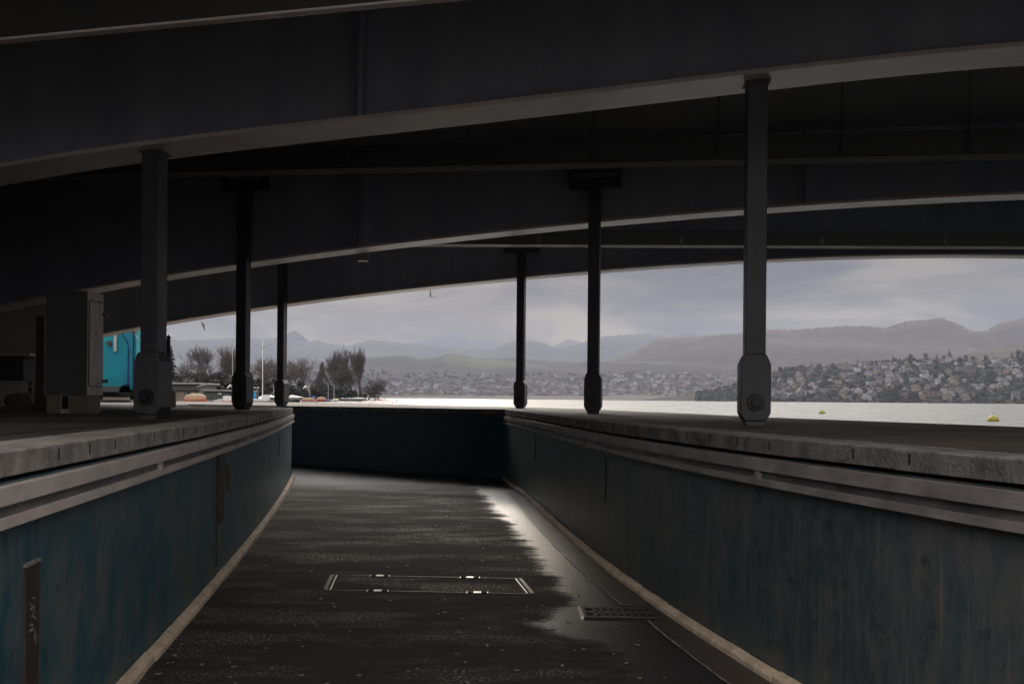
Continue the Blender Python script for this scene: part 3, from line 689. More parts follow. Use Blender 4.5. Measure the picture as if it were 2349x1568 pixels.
# narrow cross beam close overhead
R0, d, nc = rows[0]
p0 = P(-400, 135, 7.9); p1 = P(1030, 0, 7.45); dd = (p1 - p0)
root = empty('cross_beam', p0.lerp(p1, 0.5), 'dark beam close overhead with thin tan lower lip', 'beam')
def skew_bar(mb, a, b, w, h, mi=0):
    u = (b - a).normalized(); v = Vector((-u.y, u.x, 0)).normalized(); wv = u.cross(v)
    vs = []
    for e2 in (a, b):
        for i, j in ((-1, 0), (1, 0), (1, 1), (-1, 1)): vs.append(e2 + v * (i * w / 2) + Vector((0, 0, 1)) * (j * h))
    mb.add(vs, [(3, 2, 1, 0), (4, 5, 6, 7), (0, 1, 5, 4), (1, 2, 6, 5), (2, 3, 7, 6), (3, 0, 4, 7)], mi)
e0 = p0 - dd * 0.4; e1 = p1 + dd * 2.0
s = MB(); skew_bar(s, e0, e1, 0.085, 0.02); s.build('lower_lip', M['flange'], root)
s = MB(); skew_bar(s, e0 + Vector((0, 0, 0.03)), e1 + Vector((0, 0, 0.03)), 0.05, 1.9); s.build('beam_web', M['beam'], root)

# deck; its unseen rear edge is shaped to steer light in under the bridge
ang = math.atan2(rows[1][1].y, rows[1][1].x)
s = MB(); s.prism([(-44, -24), (-12, -9), (-3, 2.2), (0.8, 3.8), (3.4, 1.2), (20, -2.5), (66, -8), (66, 17), (20, 25.2), (10, 26.6), (0, 28.0), (-10, 29.6), (-44, 33)], ZDECK, ZDECK + 0.9)
tag(s.build('bridge_deck', M['deck'], base=(13, 1, ZDECK)), 'dark underside of the bridge deck over the whole underpass', 'bridge deck')
s = MB(); s.prism([(-7.5, -12), (-11.35, 24.2), (-44, 24.2), (-44, -12)], 1.49, ZDECK)
tag(s.build('abutment_wall', M['abut'], base=(-11, 22, 1.5)), 'dark concrete abutment under the left end of the bridge', 'wall')
def column(p, rz, ztop, label, head=False, width=0.205):
    root = empty('bridge_column', (p.x, p.y, 1.5), label, 'column', 'steel bridge columns')
    Mx = Matrix.Translation((p.x, p.y, 1.5)) @ Matrix.Rotation(rz, 4, 'Z')
    s = MB(); s.extrude_profile([(-0.085, 0), (0.085, 0), (0.105, 0.05), (-0.105, 0.05)], Mx, 0.24); s.build('foot', M['column'], root)
    s = MB(); s.extrude_profile([(-0.11, 0.05), (0.11, 0.05), (0.15, 0.13), (0.15, 0.62), (0.105, 0.72), (-0.105, 0.72), (-0.15, 0.62), (-0.15, 0.13)], Mx, 0.30); s.build('base_block', M['column'], root, bevel=0.012)
    s = MB(); s.box((p.x, p.y, (0.72 + ztop - 1.5) / 2 + 1.5), (width, 0.21, ztop - 1.5 - 0.72), rz); s.build('shaft', M['column'], root, bevel=0.012)
    # pivot pin on the near face of the base block
    f = Mx @ Vector((0, -0.15, 0.235)); ax = (Mx.to_3x3() @ Vector((0, -1, 0)))
    s = MB(); s.tube([f - ax * 0.001, f + ax * 0.02], [0.09, 0.085], 24); s.tube([f + ax * 0.018, f + ax * 0.06], [0.055, 0.052], 6); s.build('pivot_pin', M['bolt'], root)
    if head:
        s = MB(); w = 0.92
        s.box((p.x, p.y, ztop + 0.075), (w, 0.24, 0.15), rz); s.box((p.x, p.y, ztop + 0.325), (w, 0.24, 0.05), rz)
        u = Vector((math.cos(rz), math.sin(rz), 0))
        for sg in (-1, 1): c = Vector((p.x, p.y, ztop + 0.225)) + u * sg * (w / 2 - 0.03); s.box(c, (0.06, 0.24, 0.15), rz)
        s.build('head_bracket', M['column'], root)
    else:
        s = MB(); s.box((p.x, p.y, ztop - 0.01), (width + 0.05, 0.25, 0.02), rz); s.build('cap_plate', M['column'], root)
def zc(z, p): 
    zf, cen, d, nc = z; return zf((p - cen).dot(d))
rzs = [math.atan2(r[1].y, r[1].x) for r in rows]
column(RC[0], rzs[0], zc(zf1, RC[0]), 'nearest right steel column, large in front of the lake, with pivot pin')
column(RC[1], rzs[1], 5.50, 'second right steel column with square head bracket, left of the nearest', True)
column(RC[2], rzs[2], 5.55, 'slim farthest right steel column at the far corner of the underpass', True)
column(LC[0], rzs[0], zc(zf1, LC[0]), 'nearest left steel column beside the turquoise trailer')
column(LC[1], rzs[1], 5.68, 'second left steel column in front of the bare lakeside trees', True)
column(LC[2], rzs[2], 5.55, 'farthest left steel column nearest the corner of the left wall', True)

# service ducts hung between the girders
def duct(d0, z, hang_px, label, tilt, hang_z=ZDECK, r=0.17):
    ang = R(tilt); dv = Vector((math.cos(ang), math.sin(ang))); base = Vector((0.0, d0)); A = base - dv * 11.2; B = base + dv * 38
    root = empty('service_duct', (base.x, base.y, z), label, 'duct')
    s = MB(); s.box(((A.x + B.x) / 2, (A.y + B.y) / 2, z + r), ((B - A).length, 2 * r, 2 * r), ang); s.build('casing', M['duct'] if d0 > 18 else M['ductd'], root)
    s = MB(); off = Vector((dv.y, -dv.x)) * (r + 0.012); s.box(((A.x + B.x) / 2 + off.x, (A.y + B.y) / 2 + off.y, z + 0.008), ((B - A).length, 0.024, 0.016), ang); s.build('edge_rail', M['galv'] if d0 > 18 else M['dgrey'], root)
    for px in hang_px:
        a, b = ray(px, 500); y = d0 / (1 - a * dv.y / dv.x); pt = Vector((a * y, y, 0))
        pt = pt + Vector((dv.y, -dv.x, 0)) * (r + 0.02)
        s = MB(); s.tube([(pt.x, pt.y, z + 0.12), (pt.x + 0.06, pt.y + 0.1, hang_z)], 0.007, 6); s.box((pt.x, pt.y, z + 0.11), (0.07, 0.03, 0.12), ang); s.build('hanger', M['galv'] if d0 > 18 else M['dgrey'], root)
duct(14.0, 5.12, (520, 798, 1075, 1355, 1640, 1920, 2210, 2500), 'dark service duct hung between the nearest and middle girders', -7.3)
duct(21.5, 5.17, (930, 1237, 1560, 1880, 2160, 2440), 'service duct with bright lower rail hung behind the middle girder', -1.5)

# floodlight under the middle girder
fp = P(833, 592, 18.9)
root = empty('floodlight', fp, 'small box floodlight hanging below the middle girder', 'lamp')
s = MB(); s.box(fp, (0.21, 0.14, 0.10), 0.1); s.build('housing', M['grey'], root)
s = MB(); s.box(fp + Vector((0, -0.01, -0.056)), (0.19, 0.12, 0.012), 0.1); s.build('lens', M['glass'], root)
s = MB(); s.tube([fp + Vector((0.1, 0, 0.04)), fp + Vector((0.12, 0, 0.18))], 0.012); s.build('bracket', M['galv'], root); s = MB(); s.tube([fp + Vector((-0.1, 0, 0.04)), fp + Vector((-0.1, 0, 0.18))], 0.012); s.build('bracket', M['galv'], root)

# ---------------------------------------------------------------- hills round the lake
def ridge(name, prof, D, run, back, m, zbase=0.2, du=6.0, rows_f=14, power=1.25, jit=0.0, rough=0.0, seed=1, ext=(-420, 2780)):
    rr = random.Random(seed)
    xs = np.array([p[0] for p in prof], float); ys = np.array([p[1] for p in prof], float)
    pxs = np.arange(ext[0], ext[1] + 1, du)
    crest = []
    for px in pxs:
        py = float(np.interp(px, xs, ys)); crest.append(P(px, py, D))
    nse = [[rr.random() for _ in range(rows_f + 6)] for _ in pxs]
    vs = []; fs = []; nr = rows_f + 4
    ph = [(rr.uniform(0, 6.28), rr.uniform(2, 9) / 1000 * 3000 / D, rr.uniform(2, 6)) for _ in range(8)]
    def und(x, v): return sum(math.sin(x * w + p_ + v * q) for p_, w, q in ph) / 8
    for i, c in enumerate(crest):
        zc_ = c.z
        for j in range(nr):
            if j <= rows_f:
                v = j / rows_f; y = D - run * (1 - v); z = zbase + (zc_ - zbase) * v ** power
                if 0 < j < rows_f: z += und(c.x, v * 3) * rough * (zc_ - zbase) * v * (1 - v) * 2.2
                if j >= rows_f - 1: z += jit * (nse[i][j] - 0.5) * (1 if j == rows_f else 0.5)
            else:
                v = (j - rows_f) / 3.0; y = D + back * v; z = zbase + (zc_ - zbase) * (1 - v ** 1.3)
            vs.append((c.x, y, max(z, zbase - 1.0)))
    for i in range(len(crest) - 1):
        for j in range(nr - 1): fs.append((i * nr + j, (i + 1) * nr + j, (i + 1) * nr + j + 1, i * nr + j + 1))
    s = MB(); s.add(vs, fs)
    o = tag(s.build(name, m, smooth=True, fix=False), kind='structure')
    def hz(x, y):
        v = (y - (D - run)) / run; v = min(max(v, 0), 1)
        zc_ = float(np.interp(x, [q.x for q in crest], [q.z for q in crest]))
        z = zbase + (zc_ - zbase) * v ** power
        if 0 < v < 1: z += und(x, v * 3) * rough * (zc_ - zbase) * v * (1 - v) * 2.2
        return z
    return hz
M['hillA'] = hill_material('blue_mountain_forest', (0.05, 0.055, 0.06), (0.09, 0.09, 0.09), (0.10, 0.11, 0.09), 0.0005, 0.7)
M['hillB'] = hill_material('brown_ridge_forest', (0.045, 0.038, 0.035), (0.10, 0.082, 0.072), (0.09, 0.085, 0.06), 0.0008, 0.68)
M['hillC'] = hill_material('mid_hill_woods_and_fields', (0.012, 0.010, 0.011), (0.030, 0.025, 0.024), (0.046, 0.050, 0.028), 0.0011, 0.60)
M['hillD'] = hill_material('town_hill_gardens', (0.010, 0.010, 0.009), (0.02, 0.018, 0.015), (0.02, 0.024, 0.012), 0.006, 0.66)
M['snow'] = hill_material('snowy_mountain', (0.12, 0.125, 0.135), (0.26, 0.26, 0.27), (0.2, 0.2, 0.2), 0.0011, 0.6)
ridge('hills', [(-400, 800), (300, 770), (381, 775), (412, 781), (472, 777), (573, 775), (635, 776), (657, 776), (707, 784), (731, 781), (753, 787), (789, 792), (808, 790.5), (847, 780), (880, 782), (921, 786), (990, 794), (1062, 798.5), (1134, 798.5), (1158, 789), (1182, 780), (1220, 778.6), (1245, 785), (1266, 794), (1294, 796), (1326, 788), (1381, 771), (1410, 769), (1483, 764), (1535, 771), (1584, 764), (1623, 770), (1800, 800), (2780, 840)], 9500, 2800, 800, M['hillA'], jit=8, rough=0.25, seed=2)
ridge('hills', [(-420, 900), (560, 900), (620, 800), (640, 778), (657, 766), (676, 757), (690, 767), (707, 782), (730, 790), (800, 870), (2780, 905)], 11000, 1500, 700, M['hillA'], jit=5, rough=0.2, seed=3)
ridge('hills', [(-420, 905), (850, 880), (930, 792), (985, 772), (1010, 770), (1040, 762), (1062, 768), (1085, 785), (1110, 778), (1130, 775), (1160, 792), (1260, 800), (1290, 782), (1310, 776), (1345, 790), (1420, 850), (2780, 905)], 12400, 1200, 600, M['snow'], jit=12, rough=0.3, seed=4)
ridge('hills', [(-420, 905), (1300, 905), (1360, 845), (1390, 827), (1447, 810), (1478, 793), (1509, 779), (1545, 775), (1579, 773), (1640, 768), (1694, 764), (1730, 757), (1760, 755), (1821, 756), (1850, 753), (1879, 752), (1920, 748), (1958, 747), (2000, 749), (2033, 752), (2050, 745), (2077, 737.6), (2120, 733), (2165, 730), (2195, 742), (2231, 760), (2261, 759), (2280, 748), (2297, 740), (2349, 729), (2450, 720), (2780, 760)], 5700, 1100, 500, M['hillB'], jit=10, rough=0.35, seed=5, du=3.0)
hC = ridge('hills', [(-420, 850), (300, 842), (620, 834), (657, 831), (707, 829), (780, 825), (844, 820), (930, 815), (966, 823), (1000, 820), (1028, 812), (1050, 812), (1075, 818), (1090, 822), (1134, 822), (1170, 820.5), (1206, 823), (1278, 830), (1350, 829), (1381, 829), (1460, 829), (1527, 830), (1562, 834), (1601, 834), (1645, 841), (1690, 837), (1769, 834), (1850, 838), (1960, 850), (2780, 880)], 4700, 1500, 120, M['hillC'], jit=8, rough=0.4, seed=6, du=3.0, power=1.15)
ridge('hills', [(-420, 912), (2080, 905), (2150, 850), (2230, 806), (2253, 802), (2290, 798), (2310, 794), (2349, 793), (2500, 780), (2780, 790)], 2900, 600, 300, M['hillB'], jit=6, rough=0.3, seed=7, du=3.0)
hD = ridge('hills', [(-420, 917), (1480, 917), (1600, 900), (1690, 878), (1767, 856), (1790, 845), (1842, 840), (1881, 840), (1946, 840), (1985, 832), (2076, 825), (2154, 822), (2219, 824), (2271, 826), (2323, 818), (2349, 816), (2500, 800), (2780, 800)], 1850, 540, 250, M['hillD'], rough=0.35, seed=8, du=5.0, power=1.0)

# air
s = MB(); s.box((0, 6350, 470), (19000, 14300, 946))
hm = bpy.data.materials.new('pale_air'); hm.use_nodes = True; ht = hm.node_tree; ht.nodes.clear()
ho = ht.nodes.new('ShaderNodeOutputMaterial'); pv = ht.nodes.new('ShaderNodeVolumePrincipled')
pv.inputs['Color'].default_value = (0.27, 0.29, 0.355, 1); pv.inputs['Density'].default_value = 0.00013; pv.inputs['Anisotropy'].default_value = 0.2
ht.links.new(pv.outputs['Volume'], ho.inputs['Volume'])
hz_o = tag(s.build('haze', hm), 'pale winter haze over the lake', 'haze', kind='stuff')

# ---------------------------------------------------------------- houses on the far shore
HC = {'white': (0.42, 0.42, 0.45), 'cream': (0.26, 0.235, 0.20), 'grey': (0.19, 0.19, 0.205), 'pink': (0.30, 0.20, 0.18), 'brown': (0.12, 0.085, 0.07)}
for k_, v_ in HC.items(): M['h_' + k_] = mat(k_ + '_render', v_, 0.8, 0, tuple(q * 0.7 for q in v_), 0.12)
M['tile'] = mat('brown_roof_tiles', (0.04, 0.026, 0.023), 0.8, 0, (0.06, 0.038, 0.032), 0.2)
M['slate'] = mat('grey_roof', (0.04, 0.04, 0.043), 0.8)
def house_proto(kind):
    w, dp, h = {'gabled house': (13, 11, 8.0), 'tall gabled house': (11, 11, 11.0), 'apartment block': (26, 12, 10.5), 'long low block': (42, 13, 9.0)}[kind]
    parts = {}
    s = MB()
    if 'gabled' in kind:
        rh = 4.6
        for y in (0,): pass
        prof = [(-w / 2, 0), (w / 2, 0), (w / 2, h), (0, h + rh), (-w / 2, h)]
        s.extrude_profile(prof, Matrix.Identity(4), dp)
        parts['wall'] = s.mesh('wall', M['h_white'])
        s = MB()
        for sg in (-1, 1):
            a = Vector((0, 0, h + rh + 0.35)); b = Vector((sg * (w / 2 + 0.8), 0, h - 0.45)); dv = (b - a); n_ = Vector((-dv.z, 0, dv.x)).normalized() * 0.3
            pr = [a, b, b + n_ * sg * -1, a + n_ * sg * -1]
            s.extrude_profile([(q.x, q.z) for q in pr], Matrix.Identity(4), dp + 1.4)
        s.box((w * 0.2, 1, h + rh), (1, 1, 2.2)); parts['roof'] = s.mesh('roof', M['tile'])
        s = MB(); s.box((0, 0, 0), (1.9, 0.25, 1.9)); wm = s.mesh('window', M['glass'])
        wins = [(x, -dp / 2 - 0.05, z) for z in ((2.4, 5.6) if h < 10 else (2.4, 5.6, 8.7)) for x in (-w * 0.27, w * 0.27)] + [(0, -dp / 2 - 0.05, h + 1.0)]
    else:
        s.box((0, 0, h / 2), (w, dp, h))
        parts['wall'] = s.mesh('wall', M['h_white'])
        s = MB(); s.box((0, 0, h + 0.25), (w + 1.2, dp + 1.2, 0.5)); s.box((w * 0.15, 1, h + 1.6), (w * 0.45, dp * 0.6, 2.2)); parts['roof'] = s.mesh('roof', M['slate'])
        s = MB(); s.box((0, 0, 0), (w * 0.26, 0.3, 1.7)); wm = s.mesh('window', M['glass'])
        wins = [(x, -dp / 2 - 0.06, 1.9 + 3.1 * f) for f in range(3) for x in (-w * 0.33, 0, w * 0.33)] if h > 9.5 else [(x, -dp / 2 - 0.06, 2.2 + 3.6 * f) for f in range(2) for x in (-w * 0.33, 0, w * 0.33)]
    return parts, wm, wins
PROTO = {k: house_proto(k) for k in ('gabled house', 'tall gabled house', 'apartment block', 'long low block')}
WALLMESH = {}
ROOFMESH = {}
for k in PROTO:
    for c_ in HC:
        me = PROTO[k][0]['wall'].copy(); me.materials[0] = M['h_' + c_]; WALLMESH[(k, c_)] = me
    for r_ in ('tile', 'slate'):
        me = PROTO[k][0]['roof'].copy(); me.materials[0] = M[r_]; ROOFMESH[(k, r_)] = me
class Named:   # hands out labels: look, then height on the slope, then place, then order from the left
    def __init__(s): s.items = []
    def add(s, o, look, band, zone, px): s.items.append((o, look, band, zone, px))
    def finish(s):
        groups = {}
        for it in s.items: groups.setdefault((it[1], it[2], it[3]), []).append(it)
        words_ = ['first', 'second', 'third', 'fourth', 'fifth', 'sixth', 'seventh', 'eighth', 'ninth', 'tenth', 'eleventh', 'twelfth']
        for (look, band, zone), its in groups.items():
            its.sort(key=lambda q: q[4])
            if len(its) == 1: its[0][0]['label'] = f'{look} {band}, {zone}'; continue
            for k, it in enumerate(its):
                nth = 'leftmost' if k == 0 else ('rightmost' if k == len(its) - 1 else words_[min(k, 11)] + ' from left')
                it[0]['label'] = f'{nth} {look} {band}, {zone}'
def zone_of(px):
    for hi, t in ((1360, 'between slim and second columns'), (1690, 'left of nearest column'), (1850, 'just right of nearest column'), (1960, 'above left yellow buoy'), (2080, 'right of left buoy'), (2210, 'left of right buoy'), (2300, 'above right yellow buoy'), (3000, 'at picture edge')):
        if px < hi: return t
NH = Named(); rr = random.Random(12)
placed = []
KW = {'gabled house': 13, 'tall gabled house': 11, 'apartment block': 26, 'long low block': 42}
def put_house(kind, colr, roof, x, y, z, rz, sc, group, windows, band):
    o = bpy.data.objects.new('house', WALLMESH[(kind, colr)]); COL.objects.link(o)
    o.location = (x, y, z); o.rotation_euler = (0, 0, rz); o.scale = (sc, sc, sc)
    o['category'] = 'house'; o['group'] = group
    r_ = bpy.data.objects.new('roof', ROOFMESH[(kind, roof)]); COL.objects.link(r_); r_.parent = o
    if windows:
        for w_ in PROTO[kind][2]:
            g_ = bpy.data.objects.new('window', PROTO[kind][1]); COL.objects.link(g_); g_.parent = o; g_.location = w_
    px, py = topx((x, y, z + 5))
    NH.add(o, f'{colr} {kind}', band, zone_of(px), px)
tries = 0; nD = 0
while nD < 205 and tries < 9000:
    tries += 1
    px = rr.uniform(1768, 2420); t = rr.random() ** 0.85
    y = 1318 + 500 * t
    a, b = ray(px, 900); x = a * y
    kind = rr.choices(['gabled house', 'tall gabled house', 'apartment block', 'long low block'], [5, 3, 4, 1])[0]
    if t < 0.05 and kind == 'long low block': continue
    rad = KW[kind] * 0.58
    if any(abs(x - q[0]) < (rad + q[2]) and abs(y - q[1]) < 21 for q in placed): continue
    z = hD(x, y) - 0.8
    if px > 2240 and t < 0.30 and rr.random() < 0.8: continue      # wooded bank at the right edge
    if math.sin(px * 0.021 + y * 0.013) + math.sin(px * 0.047 - y * 0.021 + 1.3) + rr.uniform(-0.8, 0.8) < -0.55: continue   # wooded gaps
    placed.append((x, y, rad)); nD += 1
    colr = rr.choices(list(HC), [10, 5, 5, 2, 2])[0]
    band = 'on the lakeshore' if t < 0.12 else ('on lower slope' if t < 0.38 else ('halfway up hill' if t < 0.68 else 'near hilltop'))
    put_house(kind, colr, rr.choice(['tile', 'slate']) if 'gabled' in kind else 'slate', x, y, z, rr.choice([0, 0.3, -0.35, 0.6, 1.3]) + rr.uniform(-0.1, 0.1), rr.uniform(0.58, 0.88), 'houses on the right hillside', kind != 'long low block' or True, band)
nC = 0
placedC = []
while nC < 90:
    px = rr.choice([rr.uniform(1390, 1690), rr.uniform(1210, 1345), rr.uniform(900, 1180)]); t = rr.random() ** 1.5
    y = 3215 + 700 * t; a, b = ray(px, 900); x = a * y
    if any(abs(x - q[0]) < 34 and abs(y - q[1]) < 30 for q in placedC): continue
    placedC.append((x, y)); nC += 1
    kind = rr.choices(['gabled house', 'apartment block', 'long low block', 'tall gabled house'], [4, 4, 2, 1])[0]
    colr = rr.choices(list(HC), [9, 5, 3, 4, 2])[0]
    band = 'on far shore' if t < 0.1 else ('low in far town' if t < 0.45 else 'high in far town')
    zone = zone_of(px) if px > 1205 else ('left of slim far column' if px > 1050 else 'right of the wooded point')
    put_house(kind, colr, rr.choice(['tile', 'slate']), x, y, hC(x, y) - 0.5, rr.uniform(-0.6, 0.6), 1.35, 'houses in the hazy far town', False, band)
    NH.items[-1] = (NH.items[-1][0], NH.items[-1][1], band, zone, px)
NH.finish()
# the rest of the far town, hundreds of specks in the haze
s = MB(); mats_ = [M['h_white'], M['h_cream'], M['h_grey'], M['h_pink'], M['tile']]
for k in range(900):
    px = rr.uniform(870, 1800); t = rr.random() ** 1.7
    if px < 1100 and t > 0.5: continue
    y = 3210 + 850 * t; a, b = ray(px, 900); x = a * y; z = hC(x, y)
    w = rr.uniform(11, 28); h = rr.uniform(7, 14); mi = rr.choices(range(4), [6, 4, 4, 3])[0]; an = rr.uniform(-0.8, 0.8)
    s.box((x, y, z + h / 2 - 1), (w, 10, h + 2), an, mi); s.box((x, y, z + h + 0.8), (w + 1, 8, 1.8), an, 4)
tag(s.build('far_town', mats_, fix=False), 'hazy specks of the crowded town across the lake', 'town', kind='stuff')

# church tower and long factory hall in the far town
cp = P(967, 884, 3400)
root = empty('church_tower', (cp.x, cp.y, hC(cp.x, cp.y)), 'slim dark church tower standing up from the hazy far town', 'tower')
z0 = hC(cp.x, cp.y); s = MB(); s.box((cp.x, cp.y, z0 + 15), (9, 9, 32)); s.build('tower_wall', M['h_brown'], root)
s = MB(); s.lathe([(6.6, 31), (0.2, 48)], (cp.x, cp.y, z0), 4); s.build('spire', M['slate'], root)

# ---------------------------------------------------------------- trees
def conifer_mesh(h, r, seed, n=9):
    rr = random.Random(seed); s = MB(); s.tube([(0, 0, 0), (0, 0, h * 0.9)], [h * 0.02, h * 0.004], 5, 1)
    tiers = n
    for k in range(tiers):
        t = k / (tiers - 1); z = h * (0.10 + 0.88 * t); rad = r * (1 - t) ** 0.85 * rr.uniform(0.8, 1.15) + 0.06 * r
        nb = 9
        for j in range(nb):
            an = 2 * math.pi * (j + rr.random() * 0.6) / nb; rl = rad * rr.uniform(0.65, 1.15)
            e2 = Vector((math.cos(an) * rl, math.sin(an) * rl, z - rl * rr.uniform(0.15, 0.45)))
            side = Vector((-math.sin(an), math.cos(an), 0)) * rl * 0.32
            top = Vector((0, 0, z + h * 0.07))
            mid = e2 * 0.55 + Vector((0, 0, z * 0.45 + h * 0.02))
            s.add([top, mid + side, e2, mid - side, mid + Vector((0, 0, -h * 0.03))], [(0, 1, 4), (1, 2, 4), (4, 2, 3), (0, 4, 3)], 0)
    return s
def leafy_mesh(rx, rz, zc_, seed, n=420, leaf=0.12):
    rr = random.Random(seed); s = MB()
    lobes = [(rr.uniform(-0.5, 0.5) * rx, rr.uniform(-0.5, 0.5) * rx, zc_ + rr.uniform(-0.55, 0.55) * rz, rr.uniform(0.4, 0.65)) for _ in range(7)]
    for k in range(n):
        lx, ly, lz, q = rr.choice(lobes)
        v = Vector((rr.gauss(0, 1), rr.gauss(0, 1), rr.gauss(0, 1))).normalized() * (rr.random() ** 0.45)
        c = Vector((lx + v.x * rx * q, ly + v.y * rx * q, max(lz + v.z * rz * q, 0.02 * rz)))
        a = Vector((rr.gauss(0, 1), rr.gauss(0, 1), rr.gauss(0, 1))).normalized() * rx * leaf * rr.uniform(0.6, 1.5)
        b = a.cross(Vector((rr.gauss(0, 1), rr.gauss(0, 1), rr.gauss(0, 1)))).normalized() * a.length * 0.8
        s.add([c - a, c + b, c + a, c - b], [(0, 1, 2, 3)], 0)
    s.tube([(0, 0, 0), (0, 0, zc_)], [rx * 0.06, rx * 0.03], 5, 1)
    return s
TP = {}
for k in range(3):
    TP['pointed conifer', k] = conifer_mesh(13 + 2 * k, 4.2 + 0.5 * k, 30 + k).mesh('crown', [M['conifer'], M['bark']], fix=False)
    TP['round bare tree', k] = leafy_mesh(6.0, 5.5, 7.5, 40 + k).mesh('crown', [M['shrub'], M['bark']], fix=False)
    TP['dark evergreen', k] = leafy_mesh(5.0, 6.5, 7.5, 50 + k).mesh('crown', [M['conifer'], M['bark']], fix=False)
NT = Named()
rr = random.Random(77)
# skyline trees first, where the photograph shows them along the crest
crest_trees = [(1790, 1.0, 'round bare tree'), (1842, 1.0, 'pointed conifer'), (1861, 0.95, 'pointed conifer'), (1876, 0.7, 'pointed conifer'), (1892, 0.8, 'pointed conifer'), (1942, 1.0, 'dark evergreen'), (1968, 1.35, 'pointed conifer'), (1999, 0.9, 'dark evergreen'), (2010, 0.8, 'round bare tree'), (2030, 0.7, 'dark evergreen'), (2048, 1.1, 'pointed conifer'), (2062, 0.8, 'dark evergreen'), (2085, 1.35, 'dark evergreen'), (2122, 1.3, 'dark evergreen'), (2149, 1.3, 'pointed conifer'), (2166, 0.9, 'dark evergreen'), (2178, 1.55, 'pointed conifer'), (2200, 0.9, 'round bare tree'), (2216, 1.05, 'dark evergreen'), (2232, 1.15, 'dark evergreen'), (2262, 1.1, 'dark evergreen'), (2280, 0.8, 'round bare tree'), (2321, 1.7, 'pointed conifer'), (2337, 1.5, 'dark evergreen'), (2352, 1.5, 'dark evergreen')]
def put_tree(kind, x, y, z, sc, group, band, zone, px):
    o = bpy.data.objects.new('tree', TP[kind, rr.randrange(3)]); COL.objects.link(o)
    o.location = (x, y, z); o.rotation_euler = (0, 0, rr.uniform(0, 6.28)); o.scale = (sc * rr.uniform(0.9, 1.15), sc * rr.uniform(0.9, 1.15), sc)
    o['category'] = 'tree'; o['group'] = group
    NT.add(o, kind, band, zone, px)
for px, sc, kd in crest_trees:
    y = 1815; a, b = ray(px, 850); x = a * y; put_tree(kd, x, y, hD(x, y) - 1.5, sc, 'trees on the right hillside', 'on the skyline', zone_of(px), px)
nT = 0
while nT < 235:
    px = rr.uniform(1700, 2420); t = rr.random(); y = 1300 + 520 * t; a, b = ray(px, 900); x = a * y
    bad = any(abs(x - q[0]) < q[2] * 1.0 and -26 < (y - q[1]) < 9 for q in placed)
    if bad and rr.random() < 0.9: continue
    kd = rr.choices(['pointed conifer', 'round bare tree', 'dark evergreen'], [3, 4, 5])[0]
    band = 'on the lakeshore' if t < 0.12 else ('on lower slope' if t < 0.4 else ('halfway up hill' if t < 0.7 else 'near hilltop'))
    put_tree(kd, x, y, hD(x, y) - 1.0, rr.uniform(0.55, 1.0), 'trees on the right hillside', band, zone_of(px), px); nT += 1
NT.finish()
# garden growth between the houses and the woods of the far town, one mass each
s = MB()
for k in range(2600):
    px = rr.uniform(1600, 2480); t = rr.random(); y = 1297 + 530 * t; a, b = ray(px, 900); x = a * y
    if any(abs(x - q[0]) < q[2] * 0.8 and -14 < (y - q[1]) < 8 for q in placed): continue
    r_ = rr.uniform(1.5, 4.0); s.blob((x, y, hD(x, y) + r_ * 0.5), (r_ * 1.3, r_, r_ * rr.uniform(0.7, 1.3)), k, 6, 4, 0.4, rr.choice((0, 0, 1)))
tag(s.build('hillside_shrubs', [M['conifer'], M['shrub']], fix=False), 'dark garden shrubs and hedges between the hillside houses', 'shrubs', kind='stuff')
s = MB()
for k in range(2600):
    px = rr.uniform(640, 1800); t = rr.random() ** 1.5; y = 3203 + 900 * t; a, b = ray(px, 900); x = a * y
    r_ = rr.uniform(2.5, 5.5); s.blob((x, y, hC(x, y) + r_ * 0.4), (r_ * 1.5, r_, r_ * rr.uniform(0.7, 1.3)), k, 6, 4, 0.4, rr.choice((0, 1, 1)))
M['farwood'] = mat('hazy_wood', (0.034, 0.029, 0.028), 0.95, 0, (0.022, 0.02, 0.02), 0.05)
tag(s.build('far_woods', [M['shrub'], M['farwood']], fix=False), 'hazy woods and garden trees round the far town', 'woods', kind='stuff')

